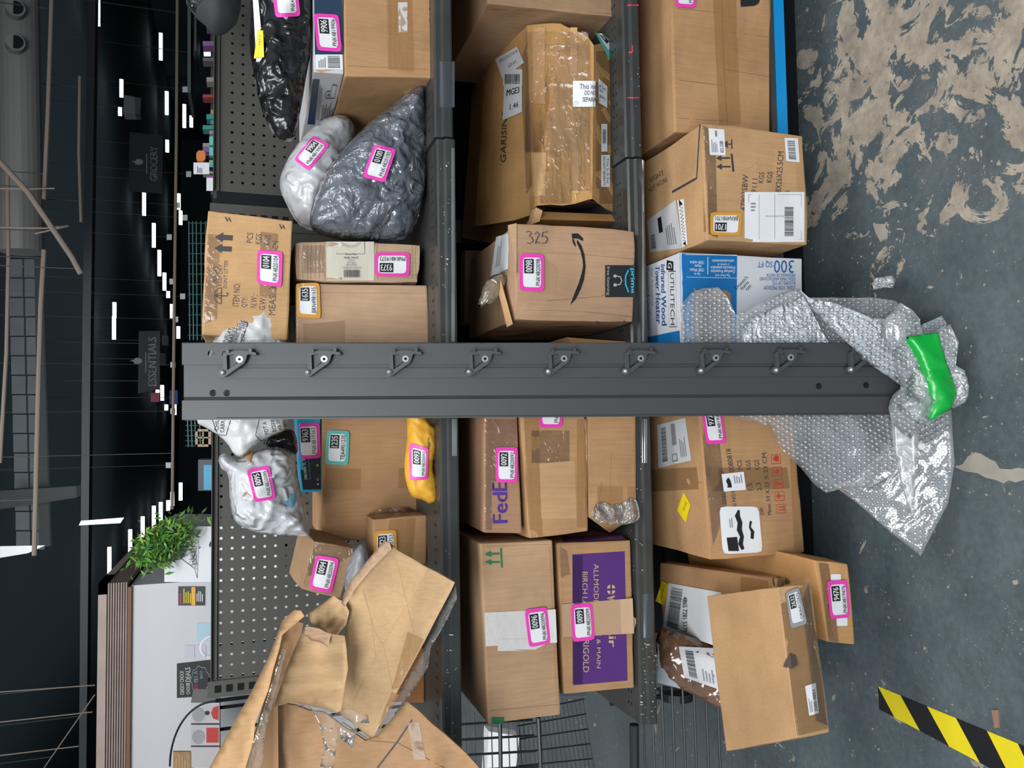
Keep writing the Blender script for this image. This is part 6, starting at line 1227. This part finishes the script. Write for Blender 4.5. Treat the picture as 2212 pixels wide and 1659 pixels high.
for k, (y0, a, bcol) in enumerate(((1518, REDINK, None), (1566, REDINK, None), (1614, None, None))):
    o = far('boxed_plate_set', R(412, y0, 474, y0+44), 6, mat('pale_carton', (.52, .49, .49), .6), .3, ['pale box with grey and red half circles, nearest the pegboard', 'pale box with a red square and grey circle', 'plain pale box nearest the picture edge'][k], 'box')
    if k < 2: decal(o, R(414, y0+2, 472, y0+42), [('disc', mat('soft_grey_print', (.33, .33, .34), .6), .4, .75, .38, .24)] + ([('disc', BLACK, .5, .42, .12, .09), ('poly', REDINK, [(.1, 0), (.9, 0), (.8, .2), (.5, .28), (.2, .2)])] if k == 0 else [('poly', REDINK, [(.1, 0), (.9, 0), (.9, .45), (.1, .45)])]), 'box_print', lift=.004)
# trailing plant
def stand(nm, off=(0, 0, 0)):
    o = bpy.data.objects[nm]; ch = [c for c in o.children if c.type == 'MESH'] + ([o] if o.type == 'MESH' else [])
    ws = [parent_loc(c)+v.co for c in ch for v in c.data.vertices]; zm = min(w.z for w in ws); low = [w for w in ws if w.z < zm+.02]; c = sum(low, Vector())/len(low)
    g = G(); g.tube([Vector((c.x, c.y+.01, zm)), Vector((c.x, c.y+.01, 0))], .012, 6); g.build('stand', DARK, parent=o)
for o in list(bpy.data.objects):
    if o.parent is None and o.name.split('.')[0] in ('display_screen', 'orange_packet', 'teal_packet', 'white_ring', 'hoop', 'wooden_sign', 'boxed_plate_set', 'wooden_window_frame', 'store_cabinet', 'price_card', 'white_cabinet'): stand(o.name)
    if o.parent is None and o.name.split('.')[0] in ('store_display', 'red_lamp'):
        zt9 = max(v.co.z for v in o.data.vertices); hang(o, [o.location+Vector((0, .02, zt9*.9))], .006)
pt = empty('trailing_plant', WY(350, 1200, 5.5), 'bushy trailing green plant on the corner of the office wall', 'plant')
LFM = [mat('leaf_green', (.10, .26, .035), .5), mat('leaf_dark', (.04, .13, .03), .5), mat('leaf_lime', (.25, .42, .06), .5)]
V = []; F = []; M = []; rr = random.Random(3)
for i in range(2600):
    a = rr.gauss(0, 1); b_ = rr.gauss(0, 1); x = 342+a*22; y = 1180+b_*19 - (x-342)*.35
    if rr.random() < .25: x += rr.uniform(10, 60); y -= rr.uniform(10, 40)
    c = WY(x, y, 5.5+rr.uniform(-.15, .15)); l = rr.uniform(.015, .035); d1 = Vector((rr.gauss(0, 1), rr.gauss(0, 1), rr.gauss(0, 1))).normalized(); d2 = d1.cross(Vector((rr.gauss(0, 1), rr.gauss(0, 1), rr.gauss(0, 1)))).normalized()
    n0 = len(V); V += [c-d1*l, c+d2*l*.3, c+d1*l, c-d2*l*.3]; F.append((n0, n0+1, n0+2, n0+3)); M.append(rr.choice((0, 0, 1, 2)))
mk('foliage', V, F, LFM, M, parent=pt, kind='stuff'); g = G(); p = WY(355, 1190, 5.55); g.tube([p+Vector((0, 0, -.1)), p+Vector((0, 0, .05))], [.06, .08], 14); g.build('pot', mat('dull_pot', (.10, .08, .06), .7), parent=pt)
for k, q in enumerate(([(0, 1205), (0, 1180), (98, 1178), (60, 1195)], [(170, 1135), (175, 1125), (268, 1118), (260, 1130)])): far('ceiling_panel_sheet', q, 9, mat('sheet_white', (.5, .52, .53), .3, .2), .01, ['pale torn sheet hanging under the ceiling beams, larger one', 'small pale sheet glinting in the ceiling'][k], 'sheet')
for o in bpy.data.objects:
    if '_w' in o: del o['_w']
